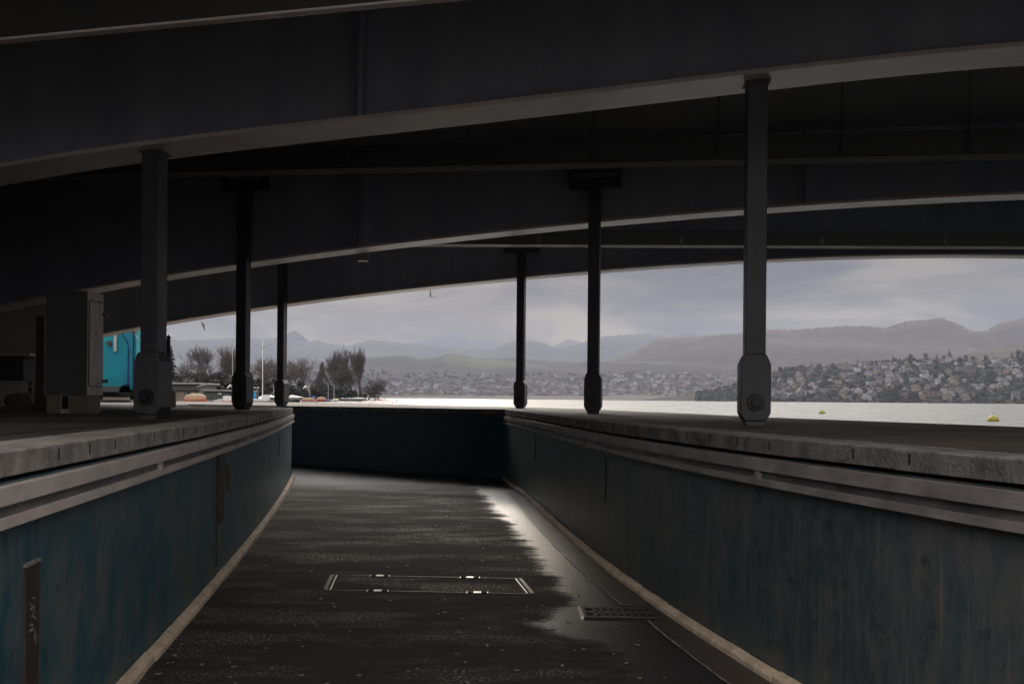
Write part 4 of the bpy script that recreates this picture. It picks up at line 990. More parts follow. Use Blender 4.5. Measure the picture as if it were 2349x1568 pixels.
# ---------------------------------------------------------------- left bank: park trees
def bare_tree(h, seed, spread=0.55, levels=5, upright=0.25, trunk=0.22, droop=0.0, minr=0.025, r0=None, nb=(3, 4), shrink=0.80, multi=1):
    rr = random.Random(seed); s = MB(); r0 = r0 or h * 0.022
    def grow(p, d, ln, r, lv):
        pts = [p]; q = p; dd = d.copy(); n = 3
        for k in range(n):
            dd = (dd + Vector((rr.uniform(-1, 1), rr.uniform(-1, 1), rr.uniform(-1, 1))) * 0.16 + Vector((0, 0, upright * 0.25 - droop * 0.3 * (levels - lv)))).normalized()
            q = q + dd * (ln / n); pts.append(q)
        rads = [max(minr, r * (1 - 0.38 * k / n)) for k in range(n + 1)]
        s.tube(pts, rads, 5 if lv >= levels - 1 else 3, 0, caps=False)
        if lv == 0: return
        kids = rr.randint(*nb)
        for k in range(kids):
            t = 1.0 if k == 0 else rr.uniform(0.35, 1.0)
            i = min(int(t * n), n - 1); b = pts[i].lerp(pts[i + 1], t * n - i)
            u = Vector((rr.gauss(0, 1), rr.gauss(0, 1), rr.gauss(0, 0.6))).normalized()
            nd = (dd + u * spread * (0.5 if k == 0 else 1.15) + Vector((0, 0, upright - droop * (levels - lv) * 0.35))).normalized()
            grow(b, nd, ln * shrink * rr.uniform(0.75, 1.2), r * (0.62 if k == 0 else 0.5), lv - 1)
    for m in range(multi):
        an = rr.uniform(0, 6.28); d0 = Vector((math.cos(an) * 0.22, math.sin(an) * 0.22, 1)).normalized() if multi > 1 else Vector((rr.uniform(-.06, .06), rr.uniform(-.06, .06), 1)).normalized()
        grow(Vector((0, 0, 0)), d0, h * trunk, r0, levels)
    top = max(v[2] for v in s.v); k = h / top
    k *= 1.10; s.v = [(v[0] * k, v[1] * k, v[2] * k) for v in s.v]
    return s
def weeping_conifer(h, seed):
    rr = random.Random(seed); s = MB(); s.tube([(0, 0, 0), (0.2, 0, h * 0.5), (0, 0, h)], [h * 0.022, h * 0.014, h * 0.004], 6, 0)
    for k in range(46):
        t = 0.22 + 0.76 * k / 45; z = h * t; an = rr.uniform(0, 6.28); rl = h * 0.34 * (1 - t) ** 0.75 * rr.uniform(0.6, 1.15) + 0.3
        pts = []
        for q in range(6):
            u = q / 5; pts.append(Vector((math.cos(an) * rl * u, math.sin(an) * rl * u, z + h * 0.03 * math.sin(u * 2.2) - h * 0.14 * u ** 2.2)))
        s.tube(pts, [h * 0.006, h * 0.005, h * 0.005, h * 0.004, h * 0.004, h * 0.003], 3, 0, caps=False)
        for q in range(1, 6):
            for _ in range(5):
                b = pts[q] + Vector((rr.uniform(-.3, .3), rr.uniform(-.3, .3), 0)); l_ = h * rr.uniform(0.03, 0.10)
                s.tube([b, b + Vector((rr.uniform(-.25, .25), rr.uniform(-.25, .25), -l_))], [0.06, 0.04], 3, 0, caps=False)
    return s
LAND = 0.95
def place_tree(name, mb, px, D, label, mats, cat='tree', base=LAND, group=None):
    a, b = ray(px, 900); c = Vector((a * D, D, base - 0.1))
    o = mb if isinstance(mb, bpy.types.Object) else None
    s = mb; s.v = [(v[0] + c.x, v[1] + c.y, v[2] + c.z) for v in s.v]
    o = s.build(name, mats, fix=False, base=c)
    tag(o, label, cat, group); return o
def hpx(px, top, D, base=LAND): return P(px, top, D).z - base
BK = [M['bark']]
PT = 'bare trees of the lakeside park'
bt = [ # px, top, D, kwargs, label
 (460, 797, 330, dict(spread=0.95, upright=0.2, levels=6), 'wide round bare tree with reddish brown crown left of the white flagpole'),
 (516, 794, 340, dict(spread=0.75, upright=0.32, levels=6), 'tall bare tree with fanned pale twigs behind the white flagpole'),
 (543, 806, 335, dict(spread=0.8, upright=0.28, levels=6), 'bare tree half hidden by the second left column'),
 (424, 818, 300, dict(spread=0.95, upright=0.18, levels=6), 'lower bare tree behind the flat pavilion roof'),
 (606, 822, 330, dict(spread=0.95, upright=0.2, levels=6), 'round bare tree behind the mast between the left columns'),
 (638, 842, 330, dict(spread=0.95, upright=0.15, levels=5), 'low bare tree just left of the farthest left column'),
 (684, 824, 350, dict(spread=0.95, upright=0.2, levels=6), 'thin pale bare tree above the dark cypress'),
 (664, 838, 345, dict(spread=0.95, upright=0.18, levels=6), 'pale bare tree touching the farthest left column'),
 (776, 793, 400, dict(spread=0.48, upright=0.42, levels=6, trunk=0.22, multi=4, nb=(3, 3), minr=0.031), 'tallest broom shaped poplar on the wooded point'),
 (829, 802, 410, dict(spread=0.4, upright=0.45, levels=6, trunk=0.24, multi=3, nb=(3, 3), minr=0.031), 'narrow broom shaped poplar at the right of the wooded point'),
 (807, 833, 385, dict(spread=1.1, upright=0.08, levels=6, minr=0.032, trunk=0.18), 'dark dense gnarled tree between the two poplars'),
 (846, 866, 395, dict(spread=1.2, upright=-0.02, levels=6, minr=0.032, trunk=0.2), 'low spreading bare tree leaning over the water'),
 (869, 868, 440, dict(spread=0.9, upright=0.1, levels=5, trunk=0.4), 'small lone tree at the tip of the wooded point'),
 (722, 862, 380, dict(spread=0.9, upright=0.15, levels=6), 'short twiggy tree left of the weeping conifer'),
]
for k, (px, top, D, kw, lab) in enumerate(bt):
    h = hpx(px, top, D); place_tree('bare_tree', bare_tree(h, 100 + k * 7, **kw), px, D, lab, [M['barkpale']] if k in (1, 6, 7, 4) else BK, group=PT)
h = hpx(738, 828, 375); place_tree('weeping_tree', weeping_conifer(h, 5), 738, 375, 'weeping conifer with drooping branches on the wooded point', BK)
h = hpx(392, 795, 280); place_tree('conifer_tree', conifer_mesh(h, h * 0.24, 8, 14), 392, 280, 'green conifer at the left edge of the park beside the stovepipe', [M['conifer'], M['bark']])
h = hpx(693, 868, 300); place_tree('cypress_tree', leafy_mesh(1.5, h * 0.55, h * 0.48, 9, 700, 0.25), 693, 300, 'narrow dark cypress in front of the pale trees', [M['conifer'], M['bark']])
sh = [(410, 858, 260, 7), (452, 850, 280, 8), (492, 856, 290, 8), (528, 850, 300, 8), (566, 858, 300, 6), (600, 866, 300, 6), (626, 864, 310, 6), (668, 880, 290, 4), (705, 886, 320, 4), (752, 880, 350, 4.5), (770, 878, 355, 4), (728, 892, 350, 3), (800, 890, 360, 4.5), (822, 896, 375, 3.5)]
shl = ['behind the pavilion', 'under the round bare tree', 'behind the low green shed', 'behind the white flagpole', 'behind the second left column', 'below the mast', 'left of the farthest column', 'left of the cypress', 'right of the cypress', 'under the weeping conifer', 'under the tallest poplar', 'left of the wooded point', 'under the gnarled tree', 'under the narrow poplar']
for k, ((px, top, D, rx), lb) in enumerate(zip(sh, shl)):
    h = hpx(px, top, D); place_tree('bush', leafy_mesh(rx, h * 0.55, h * 0.42, 60 + k, 900, 0.11), px, D, ('dark evergreen bush ' if k in (7, 8, 9, 10, 12) else 'brown winter bush ') + lb, [M['conifer'] if k in (7, 8, 9, 10, 12) else M['shrub'], M['bark']], cat='bush', group='bushes of the lakeside park')

# ---------------------------------------------------------------- left bank: sheds, boats, poles, cabinet, trailer
def gpt(px, D, z=LAND): a, b = ray(px, 900); return Vector((a * D, D, z))
def bx(mb, px0, px1, y0, y1, D, depth, mi=0):   # upright box whose near face fills a picture rectangle at distance D
    a = P(px0, y1, D); b = P(px1, y0, D)
    mb.box(((a.x + b.x) / 2, D + depth / 2, (a.z + b.z) / 2), (b.x - a.x, depth, b.z - a.z), 0, mi)
# flat pavilion
c = gpt(430, 120); root = empty('pavilion', c, 'flat roofed grey pavilion with dark fascia behind the covered red boat', 'building')
s = MB(); bx(s, 378, 456, 894, 921, 120, 6); s.build('wall', M['wallpanel'], root)
s = MB(); bx(s, 370, 457, 880, 894, 119.6, 7); s.build('fascia', M['dgrey'], root)
s = MB(); bx(s, 368, 459, 877.2, 880, 119.2, 8); s.build('roof', M['grey'], root)
for px in (408, 438): s = MB(); bx(s, px, px + 14, 897, 920, 119.9, 0.1); s.build('panel', M['board'], root)
for px in (399, 430, 453): s = MB(); bx(s, px, px + 1.5, 894, 921, 119.8, 0.2); s.build('post', M['dgrey'], root)
c = gpt(484, 110); root = empty('low_shed', c, 'low dark green shed with pale roof edge right of the pavilion', 'building')
s = MB(); bx(s, 466, 507, 897, 916, 110, 5); s.build('wall', M['greenwall'], root)
s = MB(); bx(s, 463, 516, 893.5, 896, 109.6, 6); s.build('roof', M['grey'], root)
s = MB(); bx(s, 470, 504, 908, 913, 109.9, 0.1); s.build('door', M['dgrey'], root)
s = MB(); bx(s, 500, 508, 901, 904, 109.9, 0.1); s.build('window', M['white'], root)
c = gpt(470, 116); root = empty('canopy', c, 'slanted pale canopy between pavilion and low shed', 'canopy')
s = MB(); skew_bar(s, P(457, 888, 116), P(482, 882, 116), 2.0, 0.15); s.build('sheet', M['grey'], root)
s = MB(); s.tube([gpt(461, 116), P(461, 887, 116)], 0.05); s.build('post', M['grey'], root)
c = gpt(535, 112); root = empty('flat_hut', c, 'long flat grey hut behind the parked car', 'building')
s = MB(); bx(s, 514, 560, 896, 914, 125, 5); s.build('wall', M['dgrey'], root); s = MB(); bx(s, 512, 562, 894.5, 896.5, 124.7, 6); s.build('roof', M['grey'], root)

def hull(c, L_, w, h, rz, cover_h=0.0, seed=0):
    """hull and a draped cover; returns two builders"""
    hb = MB(); cb = MB(); n = 12; ca, sa = math.cos(rz), math.sin(rz); rr = random.Random(seed)
    def tr(x, y, z): return (c.x + x * ca - y * sa, c.y + x * sa + y * ca, c.z + z)
    secs = []
    for i in range(n + 1):
        t = i / n; x = (t - 0.5) * L_; wd = w / 2 * (max(0.0, 1 - (2 * t - 1) ** 4)) ** 0.6 * (0.75 + 0.25 * math.sin(t * 2.4)) + 0.03; zz = h * (1 + 0.25 * abs(2 * t - 1) ** 2)
        secs.append([(x, -wd, zz), (x, -wd * 0.75, h * 0.35), (x, 0, 0), (x, wd * 0.75, h * 0.35), (x, wd, zz)])
    vs = [tr(*q) for sc in secs for q in sc]; fs = []
    for i in range(n):
        for k in range(4): fs.append((i * 5 + k, i * 5 + k + 1, (i + 1) * 5 + k + 1, (i + 1) * 5 + k))
        fs.append((i * 5 + 4, i * 5, (i + 1) * 5, (i + 1) * 5 + 4))
    hb.add(vs, fs)
    if cover_h:
        secs2 = []
        for i in range(n + 1):
            t = i / n; a0 = secs[i][0]; a4 = secs[i][4]; ridge_ = a0[2] + cover_h * math.sin(math.pi * min(1, max(0.02, t * 0.96 + 0.02))) ** 0.6 * (1 + rr.uniform(-0.08, 0.08))
            o = 1.05
            secs2.append([(a0[0] * 1.02, a0[1] * o, a0[2] - h * 0.3), (a0[0], a0[1] * 0.7, a0[2] + (ridge_ - a0[2]) * 0.55), (a0[0], 0, ridge_), (a4[0], a4[1] * 0.7, a4[2] + (ridge_ - a4[2]) * 0.55), (a4[0] * 1.02, a4[1] * o, a4[2] - h * 0.3)])
        vs = [tr(*q) for sc in secs2 for q in sc]; fs = []
        for i in range(n):
            for k in range(4): fs.append((i * 5 + k, i * 5 + k + 1, (i + 1) * 5 + k + 1, (i + 1) * 5 + k))
        cb.add(vs, fs)
    return hb, cb
def boat(px0, px1, ytop, D, hm_, cm, label, z=LAND, rz=0.15, hull_h=0.5, grp='boats laid up on the shore'):
    c = gpt((px0 + px1) / 2, D, z); L_ = (px1 - px0) * D / F; topz = P((px0 + px1) / 2, ytop, D).z - z
    root = empty('boat', c, label, 'boat', grp)
    hb, cb = hull(Vector((c.x, c.y, c.z)), L_, L_ * 0.34, min(hull_h, topz * 0.5), rz, max(0.1, topz - hull_h) if cm else 0, int(px0))
    hb.build('hull', hm_, root, smooth=True)
    if cm: cb.build('canvas_cover', cm, root, smooth=True)
    return root
boat(420, 477, 901.5, 95, M['orange'], M['tanvas'], 'red hulled boat under a tan canvas cover in front of the pavilion', rz=-0.25, hull_h=0.55)
boat(692, 722, 911, 185, M['orange'], M['tanvas'], 'long boat under an orange tan cover, leftmost on the lake shore', hull_h=0.5, z=0.8)
boat(726, 748, 909.5, 200, M['red'], M['tanvas'], 'rounded boat under a pale tan cover beside the long orange tan one', hull_h=0.5, z=0.8)
boat(746, 758, 915, 205, M['dhull'], M['bcanvas'], 'small boat under a bright blue cover on the lake shore', hull_h=0.4, z=0.8)
boat(715, 724, 908, 230, M['dhull'], M['bcanvas'], 'blue covered boat standing behind the tan covered boats', hull_h=0.5, z=LAND)
boat(763, 777, 912.5, 210, M['white'], M['beige'], 'pale yellow covered boat right of the small blue one', hull_h=0.5, z=0.8)
boat(778, 832, 912, 250, M['dhull'], M['dgrey'], 'long dark covered boat moored below the wooded point', hull_h=0.5, z=0.8, rz=0.05)
boat(808, 840, 910.5, 290, M['dhull'], M['grey'], 'grey covered boat behind the long dark one', hull_h=0.6, z=0.8, rz=-0.1)
# big white boat under canvas between the left columns
c = gpt(612, 105); root = empty('yacht', c, 'big white canvas covered yacht between the two farther left columns', 'boat')
hb, cb = hull(Vector((c.x, c.y + 1, c.z + 0.1)), 48 * 105 / F, 1.1, 0.45, 0.08, 0.42, 3); hb.build('hull', M['white'], root, smooth=True); cb.build('canvas_cover', M['white'], root, smooth=True)
s = MB(); bx(s, 600, 617, 905, 919, 104.6, 0.5); s.build('canvas_flap', M['white'], root)
s = MB(); bx(s, 619, 633, 911, 917, 104.4, 0.4); s.build('cradle', M['dgrey'], root)
s = MB(); s.tube([P(628, 905, 105), P(628, 886, 105)], 0.03); s.build('davit', M['galv'], root)
s = MB(); s.tube([P(621, 906, 105), P(637, 884, 105)], 0.025); s.tube([P(628, 906, 105), P(640, 888, 105)], 0.02); s.build('stay', M['galv'], root)
# pavilion tent
c = gpt(675, 110); root = empty('party_tent', c, 'small white peaked tent over dark figures right of the farthest left column', 'tent')
s = MB(); a = P(660, 911, 110); b = P(688, 911, 110); pk = P(668, 904.5, 111.0); w3 = 2.2
s.add([a, b, b + Vector((0, w3, 0)), a + Vector((0, w3, 0)), pk, a + Vector((0, 0, -0.2)), b + Vector((0, 0, -0.2))], [(0, 1, 4), (1, 2, 4), (2, 3, 4), (3, 0, 4), (5, 6, 1, 0)]); s.build('roof', M['grey'], root)
for px in (661, 674, 687): s = MB(); bx(s, px, px + 0.8, 912, 924, 110, 0.05); s.build('pole', M['dgrey'], root)
s = MB(); bx(s, 661, 687, 914, 925, 111.5, 0.2); s.build('back_wall', M['dgrey'], root)
for k, px in enumerate((664, 668, 672, 677, 682)): s = MB(); bx(s, px, px + 1.6, 917.2, 918.6 + (k % 2) * 0.5, 110.6, 0.1); s.build('white_box', M['white'], root)
# parked car
c = gpt(546, 85); root = empty('parked_car', c, 'silver car behind the second left column seen from the rear', 'car')
s = MB(); x0, x1 = gpt(514, 85).x, gpt(583, 85).x; L_ = x1 - x0
Mx = Matrix.Translation(((x0 + x1) / 2, 86, LAND - 0.02))
s.extrude_profile([(-L_ / 2, 0.22), (L_ / 2, 0.22), (L_ / 2, 0.55), (L_ * 0.3, 0.62), (L_ * 0.18, 0.92), (-L_ * 0.2, 0.94), (-L_ * 0.4, 0.62), (-L_ / 2, 0.55)], Mx, 1.5); s.build('body', M['grey'], root, bevel=0.05)
s = MB(); s.extrude_profile([(L_ * 0.27, 0.62), (L_ * 0.17, 0.88), (-L_ * 0.19, 0.9), (-L_ * 0.37, 0.62)], Mx, 1.52); s.build('side_window', M['glass'], root)
for sx in (-0.32, 0.32): s = MB(); cc = Mx @ Vector((L_ * sx, 0, 0.22)); s.tube([cc + Vector((0, -0.78, 0)), cc + Vector((0, 0.78, 0))], 0.22, 14); s.build('wheel', M['black'], root)
s = MB(); cc = Mx @ Vector((-L_ / 2, -0.5, 0.5)); s.box(cc, (0.06, 0.3, 0.1)); s.build('tail_light', M['red'], root)
# white van rear beside it
c = gpt(518, 82); root = empty('small_trailer', c, 'small white box trailer with red rear lamps left of the second left column', 'trailer')
s = MB(); bx(s, 511, 526, 909, 920, 82, 0.6); s.build('box', M['white'], root, bevel=0.04)
s = MB(); bx(s, 513, 522, 906, 909, 82.1, 0.4); s.build('hatch', M['grey'], root)
for px in (510, 528): s = MB(); bx(s, px, px + 5, 918.5, 921.5, 81.8, 0.1); s.build('tail_lamp', M['red'], root)
s = MB(); bx(s, 498, 511, 915.2, 917, 82, 0.1); s.build('drawbar', M['white'], root)
# poles
def pole(px, ytop, D, r, m, label, name='flagpole', cat='pole', z=LAND, extra=None):
    c = gpt(px, D, z); root = empty(name, c, label, cat)
    s = MB(); s.tube([c, P(px, ytop, D)], [r, r * 0.6], 6); s.build('pole', m, root)
    s = MB(); s.lathe([(r * 1.8, 0), (r * 1.8, 0.12), (r, 0.2)], c, 8); s.build('socket', m, root)
    if extra: extra(root, c)
    return root
pole(533.5, 776, 100, 0.06, M['galv'], 'tall white flagpole left of the second left column')
pole(602.5, 777, 120, 0.06, M['white'], 'tall boat mast in front of the round bare tree', name='boat_mast', cat='mast')
pole(711, 888, 190, 0.07, M['galv'], 'thin mast beside the curved gull above the orange tan boat', name='boat_mast', cat='mast', z=0.8)
pole(753, 884, 205, 0.08, M['galv'], 'yellowish mast of the small blue covered boat', name='boat_mast', cat='mast', z=0.8)
pole(766, 882, 210, 0.09, M['galv'], 'pale mast of the pale yellow boat', name='boat_mast', cat='mast', z=0.8)
pole(821.5, 880, 260, 0.10, M['galv'], 'thin mast in front of the dark gnarled tree', name='boat_mast', cat='mast', z=0.8)
pole(883, 908, 440, 0.09, M['dgrey'], 'short post at the very tip of the wooded point', name='post', cat='post', z=0.8)
pole(592, 893, 100, 0.04, M['galv'], 'short thin post right of the blue parasol', name='post', cat='post')
def lamp_heads(root, c):
    for sx in (-1, 1):
        s = MB(); q = P(588 + sx * 4.5, 888.5, 112); s.tube([P(588, 890, 112), q], 0.025); s.lathe([(0.02, -0.04), (0.12, -0.02), (0.06, 0.06)], q, 8); s.build('lamp_head', M['white'], root)
pole(588, 889, 112, 0.035, M['galv'], 'double headed white lamp post behind the blue parasol', name='street_lamp', cat='lamp', extra=lamp_heads)
c = gpt(584.5, 98); root = empty('closed_parasol', c, 'closed bright blue parasol between the two farther left columns', 'parasol')
s = MB(); s.lathe([(0.05, 0.25), (0.12, 0.35), (0.14, 0.8), (0.10, 1.15), (0.03, 1.35)], c, 9); s.build('canopy', M['sky'], root)
s = MB(); s.tube([c, c + Vector((0, 0, 1.42))], 0.025); s.build('pole', M['galv'], root)
s = MB(); s.lathe([(0.22, 0), (0.22, 0.06), (0.05, 0.1)], c, 10); s.build('base', M['dgrey'], root)

# things on the left quay
c = gpt(385.5, 17, 1.5); root = empty('stovepipe', c, 'slim dark pipe with pointed cap standing beside the nearest left column', 'pipe')
tz = P(385.5, 778, 17).z
s = MB(); s.tube([c, Vector((c.x, c.y, tz))], 0.036, 12); s.build('pipe', M['dgrey'], root)
s = MB(); s.lathe([(0.028, 0), (0.028, 0.02), (0.058, 0.022), (0.002, 0.085)], (c.x, c.y, tz), 10); s.build('cap', M['dgrey'], root)
s = MB(); s.tube([c + Vector((0.05, -0.02, 0)), Vector((c.x + 0.05, c.y - 0.02, tz - 0.3))], 0.012, 8); s.build('cable_pipe', M['galv'], root)
c = gpt(397, 21, 1.5); root = empty('litter_bin', c, 'beige rounded litter bin beside the slim dark pipe', 'bin')
s = MB(); s.lathe([(0.058, 0.0), (0.066, 0.03), (0.066, 0.30), (0.055, 0.345), (0.03, 0.365), (0.002, 0.37)], c, 14); s.build('body', M['beige'], root, smooth=True)
s = MB(); s.box((c.x, c.y - 0.066, 0.27 + 1.5), (0.05, 0.012, 0.03)); s.build('slot', M['dgrey'], root)
# electrical cabinet
D = 13.0; a = P(104, 905, D); b = P(201, 667, D); dp = 0.50
c = Vector(((a.x + b.x) / 2, D + dp / 2, 1.5)); root = empty('electric_cabinet', c, 'tall grey electric cabinet with lit side door left of the turquoise trailer', 'cabinet')
s = MB(); s.box((c.x, c.y, (a.z + b.z) / 2), (b.x - a.x, dp, b.z - a.z)); s.build('housing', M['cabinetshade'], root, bevel=0.008)
hx = b.x; hz_ = b.z - a.z; zm = (a.z + b.z) / 2
s = MB(); s.box((hx + 0.002, c.y, zm), (0.006, dp - 0.004, hz_ - 0.004)); s.build('lit_side_panel', M['cabinet'], root)  # full-size sheet added to carry the lit side's paler colour
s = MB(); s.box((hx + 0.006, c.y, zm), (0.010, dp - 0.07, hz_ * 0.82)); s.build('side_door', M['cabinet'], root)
s = MB()
for z in (zm + hz_ * 0.415, zm - hz_ * 0.415): s.box((hx + 0.009, c.y, z), (0.010, dp - 0.10, 0.014))
s.box((hx + 0.009, D + 0.035, zm), (0.010, 0.012, hz_ * 0.82)); s.build('door_seam', M['groove'], root)
for z in (zm + hz_ * 0.30, zm - hz_ * 0.36):
    s = MB(); s.box((hx + 0.02, D + dp - 0.02, z), (0.06, 0.05, 0.04)); s.box((hx + 0.055, D + dp + 0.01, z), (0.02, 0.03, 0.055)); s.build('latch', M['iron'], root)
s = MB(); s.box((hx + 0.012, D + 0.05, zm - 0.02), (0.012, 0.012, 0.09)); s.build('handle', M['galv'], root)
s = MB(); s.box((c.x, c.y, (1.5 + a.z) / 2), (b.x - a.x - 0.04, dp - 0.04, a.z - 1.5)); s.build('plinth', M['board'], root)
p0 = P(140, 945, D); p1 = P(158, 905, D); xm = (p0.x + p1.x) / 2
s = MB(); w = p1.x - p0.x; zt = a.z; 
for sx in (-1, 1): s.box((xm + sx * w / 2, D + 0.008, (1.5 + zt) / 2), (0.012, 0.02, zt - 1.5))
s.box((xm, D + 0.008, zt - 0.006), (w, 0.02, 0.012)); s.box((xm, D + 0.012, 1.53), (w, 0.02, 0.06)); s.build('plinth_opening_frame', M['concrete'], root)
s = MB(); s.box((xm, D + 0.016, (1.5 + zt) / 2), (w - 0.012, 0.012, zt - 1.5)); s.build('plinth_opening', M['black'], root)
# post left of the cabinet
c = gpt(95, 14.5, 1.5); root = empty('wooden_post', c, 'brown square post standing left of the electric cabinet', 'post')
s = MB(); s.box((c.x, c.y, 1.5 + 0.72), (0.125, 0.12, 1.44)); s.build('shaft', M['rust'], root); s = MB(); s.box((c.x + 0.02, c.y, 1.5 + 0.12), (0.18, 0.16, 0.24)); s.build('foot', M['rust'], root)
# counter and boxes in the dark behind
c = gpt(30, 19, 1.5); root = empty('counter', c, 'dark counter with pale top edge in the gloom at the left picture edge', 'counter')
a = P(-60, 812, 19); b = P(68, 806, 19)
s = MB(); s.box(((a.x + b.x) / 2, 19.4, a.z), (b.x - a.x, 0.8, 0.05)); s.build('top', M['cabinet'], root)
s = MB(); s.box(((a.x + b.x) / 2 - 0.1, 19.5, (a.z + 2.0) / 2 + 0.02), (b.x - a.x - 0.3, 0.5, a.z - 2.02)); s.build('front_panel', M['dgrey'], root)
for sx in (0.1, 0.9): s = MB(); s.box((a.x + (b.x - a.x) * sx, 19.45, 1.76), (0.08, 0.4, 0.5)); s.build('leg', M['dgrey'], root)
c = P(83, 889, 17.0); c.z = 1.5 + 0.16
root = empty('small_box', (c.x, 17.0, 1.5), 'small pale box on a stand between counter and brown post', 'box')
zc1 = P(83, 882, 17).z; s = MB(); s.box((c.x, 17, zc1), (0.11, 0.1, 0.11)); s.build('body', M['beige'], root); s = MB(); s.box((c.x, 17, (1.5 + zc1 - 0.055) / 2), (0.04, 0.04, zc1 - 0.055 - 1.5)); s.build('stand', M['dgrey'], root)
s = MB(); s.box((c.x - 0.1, 17, zc1 - 0.025), (0.06, 0.08, 0.035)); s.build('lid_tab', M['beige'], root)
a = gpt(48, 18.2, 1.5)
s = MB(); s.blob((a.x, a.y, 1.62), (0.32, 0.2, 0.17), 3, 9, 6, 0.18); tag(s.build('stone_block', M['board'], base=a), 'rough pale stone block lying under the dark counter', 'stone')
# turquoise trailer
D = 36.0; root = empty('trailer', gpt(270, D, LAND), 'turquoise box trailer with blue corner posts beyond the electric cabinet', 'trailer')
root.location.z = 1.5
s = MB(); bx(s, 180, 303, 730, 886, D, 3.0); s.build('body', M['teal'], root)
s = MB(); bx(s, 298, 313, 735, 893, D - 0.35, 0.33); s.build('end_panel', M['teal'], root)
s = MB(); bx(s, 294, 302, 740, 889, D - 0.12, 0.1); s.build('corner_post', M['blue'], root)
s = MB(); bx(s, 303, 306, 735, 892, D - 0.42, 0.06); s.build('edge_strip', M['navy'], root)
s = MB(); skew_bar(s, P(270, 752, D - 0.05), P(294, 790, D - 0.05), 0.05, 0.05); s.build('brace', M['navy'], root)
s = MB(); skew_bar(s, P(304, 757, D - 0.45), P(316, 785, D - 0.45), 0.05, 0.06); s.build('brace', M['navy'], root)
s = MB(); bx(s, 292, 295, 795, 886, D - 0.14, 0.02); s.build('door_gap', M['navy'], root)
s = MB(); q = P(251, 787, D - 0.03); s.tube([q, q - Vector((0, 0.06, 0))], 0.10, 12); s.build('round_lamp', M['rust'], root)
s = MB(); q = P(265, 783, D - 0.05); s.box(q, (0.11, 0.08, 0.75)); s.build('vent_pipe', M['galv'], root)
s = MB(); bx(s, 185, 306, 886, 898, D - 0.2, 3.0); s.build('chassis', M['dgrey'], root)
s = MB(); q = P(289, 897, D - 0.2); s.tube([q, q + Vector((0, 2.6, 0))], 0.26, 16); s.build('wheel', M['black'], root)
s = MB(); bx(s, 236, 296, 911, 917, D - 1.5, 0.06); s.build('side_board', M['skin'], root)
s = MB(); bx(s, 301, 308, 760, 764, D - 0.8, 0.3); s.build('red_bundle', M['rust'], root)
s = MB(); bx(s, 180, 300, 917, 926, D - 1.4, 1.0); s.build('step', M['dgrey'], root)
s = MB(); bx(s, 176, 330, 897, 925, D - 0.05, 2.6); s.build('under_shade_block', M['black'], root)  # black block added to stand in for the shade under the trailer

# ---------------------------------------------------------------- on the water: buoys
def big_buoy(px, ytop, D, r, label, mast=False):
    c = gpt(px, D, WATER); root = empty('buoy', c, label, 'buoy')
    s = MB(); prof = [(0.02, -r * 0.25), (r * 0.8, -r * 0.2)] + [(r * math.cos(t), r * 0.15 + r * math.sin(t)) for t in np.linspace(-0.1, 1.5, 9)]
    s.lathe(prof, c, 20); s.build('float', M['yellow'], root, smooth=True)
    s = MB(); s.tube([c + Vector((0, 0, r * 1.1)), c + Vector((0, 0, r * (1.75 if mast else 1.28)))], 0.014 if mast else 0.03, 6); s.build('eye_rod', M['dgrey'], root)
big_buoy(1886, 940, 78, 0.26, 'smaller yellow dome buoy right of the nearest right column')
big_buoy(2279, 955, 52, 0.30, 'larger yellow dome buoy with thin rod near the right picture edge', True)
rr = random.Random(31)
s = MB(); s.lathe([(0.02, -0.1), (0.16, -0.05), (0.2, 0.06), (0.14, 0.2), (0.03, 0.27)], (0, 0, 0), 8); bme = s.mesh('buoy', M['red'], smooth=True)
s = MB(); s.lathe([(0.02, -0.1), (0.2, -0.05), (0.2, 0.05), (0.05, 0.32)], (0, 0, 0), 6); bme2 = s.mesh('buoy', M['dhull'])
NB = Named(); pxs = [700, 706, 711, 716, 722, 735, 742, 751, 760, 772, 781, 793, 800, 806, 815, 826, 834, 841, 847, 853, 860, 868, 873, 879, 886, 893, 901, 910, 924, 938, 947, 957, 962, 969, 978]
for k, px in enumerate(pxs):
    D = rr.uniform(150, 330); 
    if px < 760: D = rr.uniform(130, 180)
    q = gpt(px, D, WATER); dk = k % 4 == 3
    o = bpy.data.objects.new('buoy', bme2 if dk else bme); COL.objects.link(o); o.location = q; sc = D / 200 * rr.uniform(0.55, 0.95); o.scale = (sc,) * 3
    o['category'] = 'buoy'; o['group'] = 'small mooring buoys off the wooded point'
    NB.add(o, 'small dark cone buoy' if dk else 'small red mooring buoy', 'on the water', 'below tan boats' if px < 760 else ('below wooded point' if px < 830 else ('off tip of wooded point' if px < 890 else 'in open water beyond far wall')), px)
NB.finish()

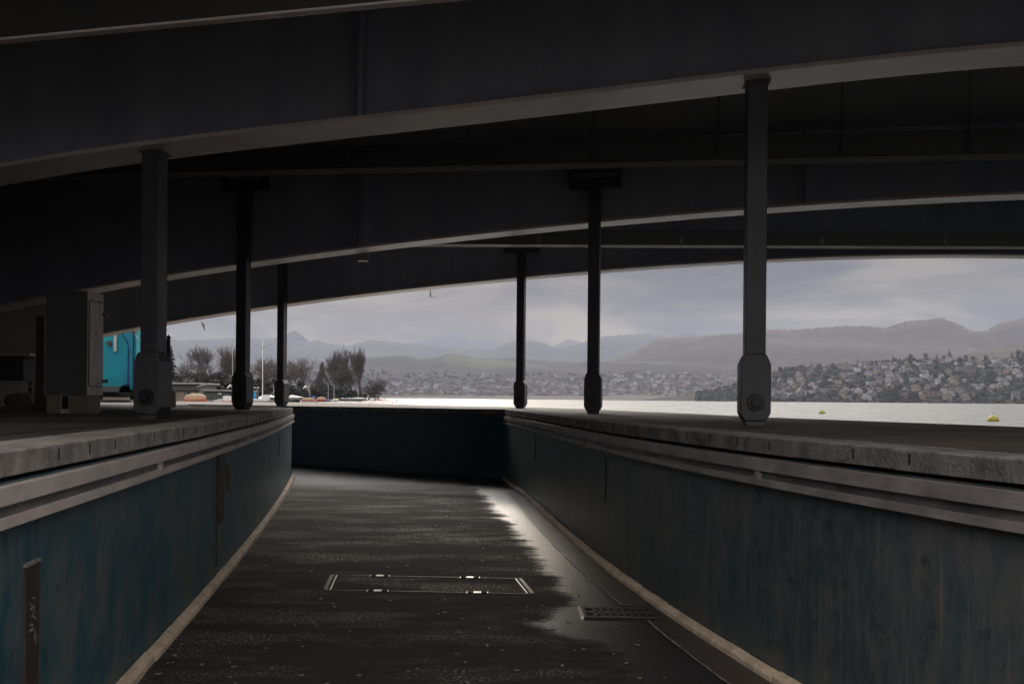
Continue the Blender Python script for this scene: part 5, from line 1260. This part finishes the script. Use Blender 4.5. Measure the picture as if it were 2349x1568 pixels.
# ---------------------------------------------------------------- gulls
def gull(px, py, D, span_px, label, lift=0.35, bend=0.25, yaw=0.0, roll=0.0, m='gull'):
    c = P(px, py, D); W = span_px * D / F; s = MB(); root_n = []
    # one continuous body: a ring-lofted trunk with wings grown out of its sides
    L_ = W * 0.42; n = 8; rings = [(-0.5, 0.004), (-0.42, 0.03), (-0.2, 0.055), (0.05, 0.075), (0.28, 0.06), (0.38, 0.045), (0.45, 0.05), (0.5, 0.03), (0.56, 0.006)]
    vs = []; fs = []
    for x, r_ in rings:
        for k in range(n): t = 2 * math.pi * k / n; vs.append(Vector((r_ * L_ * 1.4 * math.cos(t), x * L_, r_ * L_ * 1.3 * math.sin(t))))
    for i in range(len(rings) - 1):
        for k in range(n): k2 = (k + 1) % n; fs.append((i * n + k, i * n + k2, (i + 1) * n + k2, (i + 1) * n + k))
    for sg in (-1, 1):
        st = [(0.03, 0.10, 0.20), (0.16, 0.20 * lift / 0.35, 0.19), (0.30, 0.0, 0.15), (0.42, 0.0, 0.10), (0.5, 0.0, 0.02)]
        z = 0; prev = 0; o = len(vs)
        for k, (u, _, ch) in enumerate(st):
            z = lift * min(u, 0.2) * W / 1.0 - bend * max(0, u - 0.2) * W
            sweep_ = -0.25 * max(0, u - 0.2) * W
            th = 0.012 * W * (1 - u)
            vs += [Vector((sg * u * W, ch * W * 0.5 + sweep_, z)), Vector((sg * u * W, 0 + sweep_, z + th)), Vector((sg * u * W, -ch * W * 0.5 + sweep_, z)), Vector((sg * u * W, 0 + sweep_, z - th))]
        for k in range(len(st) - 1):
            for j in range(4): j2 = (j + 1) % 4; fs.append((o + k * 4 + j, o + k * 4 + j2, o + (k + 1) * 4 + j2, o + (k + 1) * 4 + j))
        e2 = o + (len(st) - 1) * 4; fs.append((e2, e2 + 1, e2 + 2, e2 + 3))
    Mx = Matrix.Translation(c) @ Matrix.Rotation(yaw, 4, 'Z') @ Matrix.Rotation(roll, 4, 'Y')
    s.add([Mx @ v for v in vs], fs); tag(s.build('gull', M[m], smooth=True, base=c), label, 'bird', 'gulls in the air')
gull(988, 680, 60, 26, 'dark gull with raised wing just under the bridge edge in the sky', 0.9, -0.5, 0.9, 0.7, 'gulldark')
gull(467, 745, 50, 24, 'dark gull half hidden by the bridge edge left of the second column', -0.5, 0.4, 1.3, 0.9, 'gulldark')
gull(604, 797, 70, 38, 'dark gull with spread wings crossing the tall mast', 0.55, -0.35, 0.15, 0.0, 'gulldark')
gull(443, 852, 70, 20, 'white gull flapping before the round bare tree', 0.9, 1.2, 0.8, 0.4)
gull(436, 874, 70, 18, 'white gull above the pavilion roof', 0.8, 0.3, 0.5, 0.0)
gull(421, 879, 80, 9, 'small pale gull gliding left above the pavilion roof', 0.2, 0.1, 1.0, 0.0)
gull(530, 886, 60, 24, 'white gull with arched wings beside the white flagpole', 0.6, 2.2, 1.2, 0.5)
gull(703, 888, 100, 24, 'white gull with curved wings above the orange tan boat', 0.7, 1.8, 1.1, 0.4)
gull(630, 695, 40, 8, 'tiny white gull against the dark girder near the farthest left column', 0.4, 0.2, 0.9, 0.0)
gull(1676, 999 - 60 + 0.0, 70, 8, 'small dark gull low over the water left of the nearest right column', 0.6, 0.3, 0.2, 0.0, 'gulldark')
gull(411, 804, 120, 8, 'tiny dark gull beside the green conifer', 0.5, 0.4, 0.7, 0.0, 'gulldark')
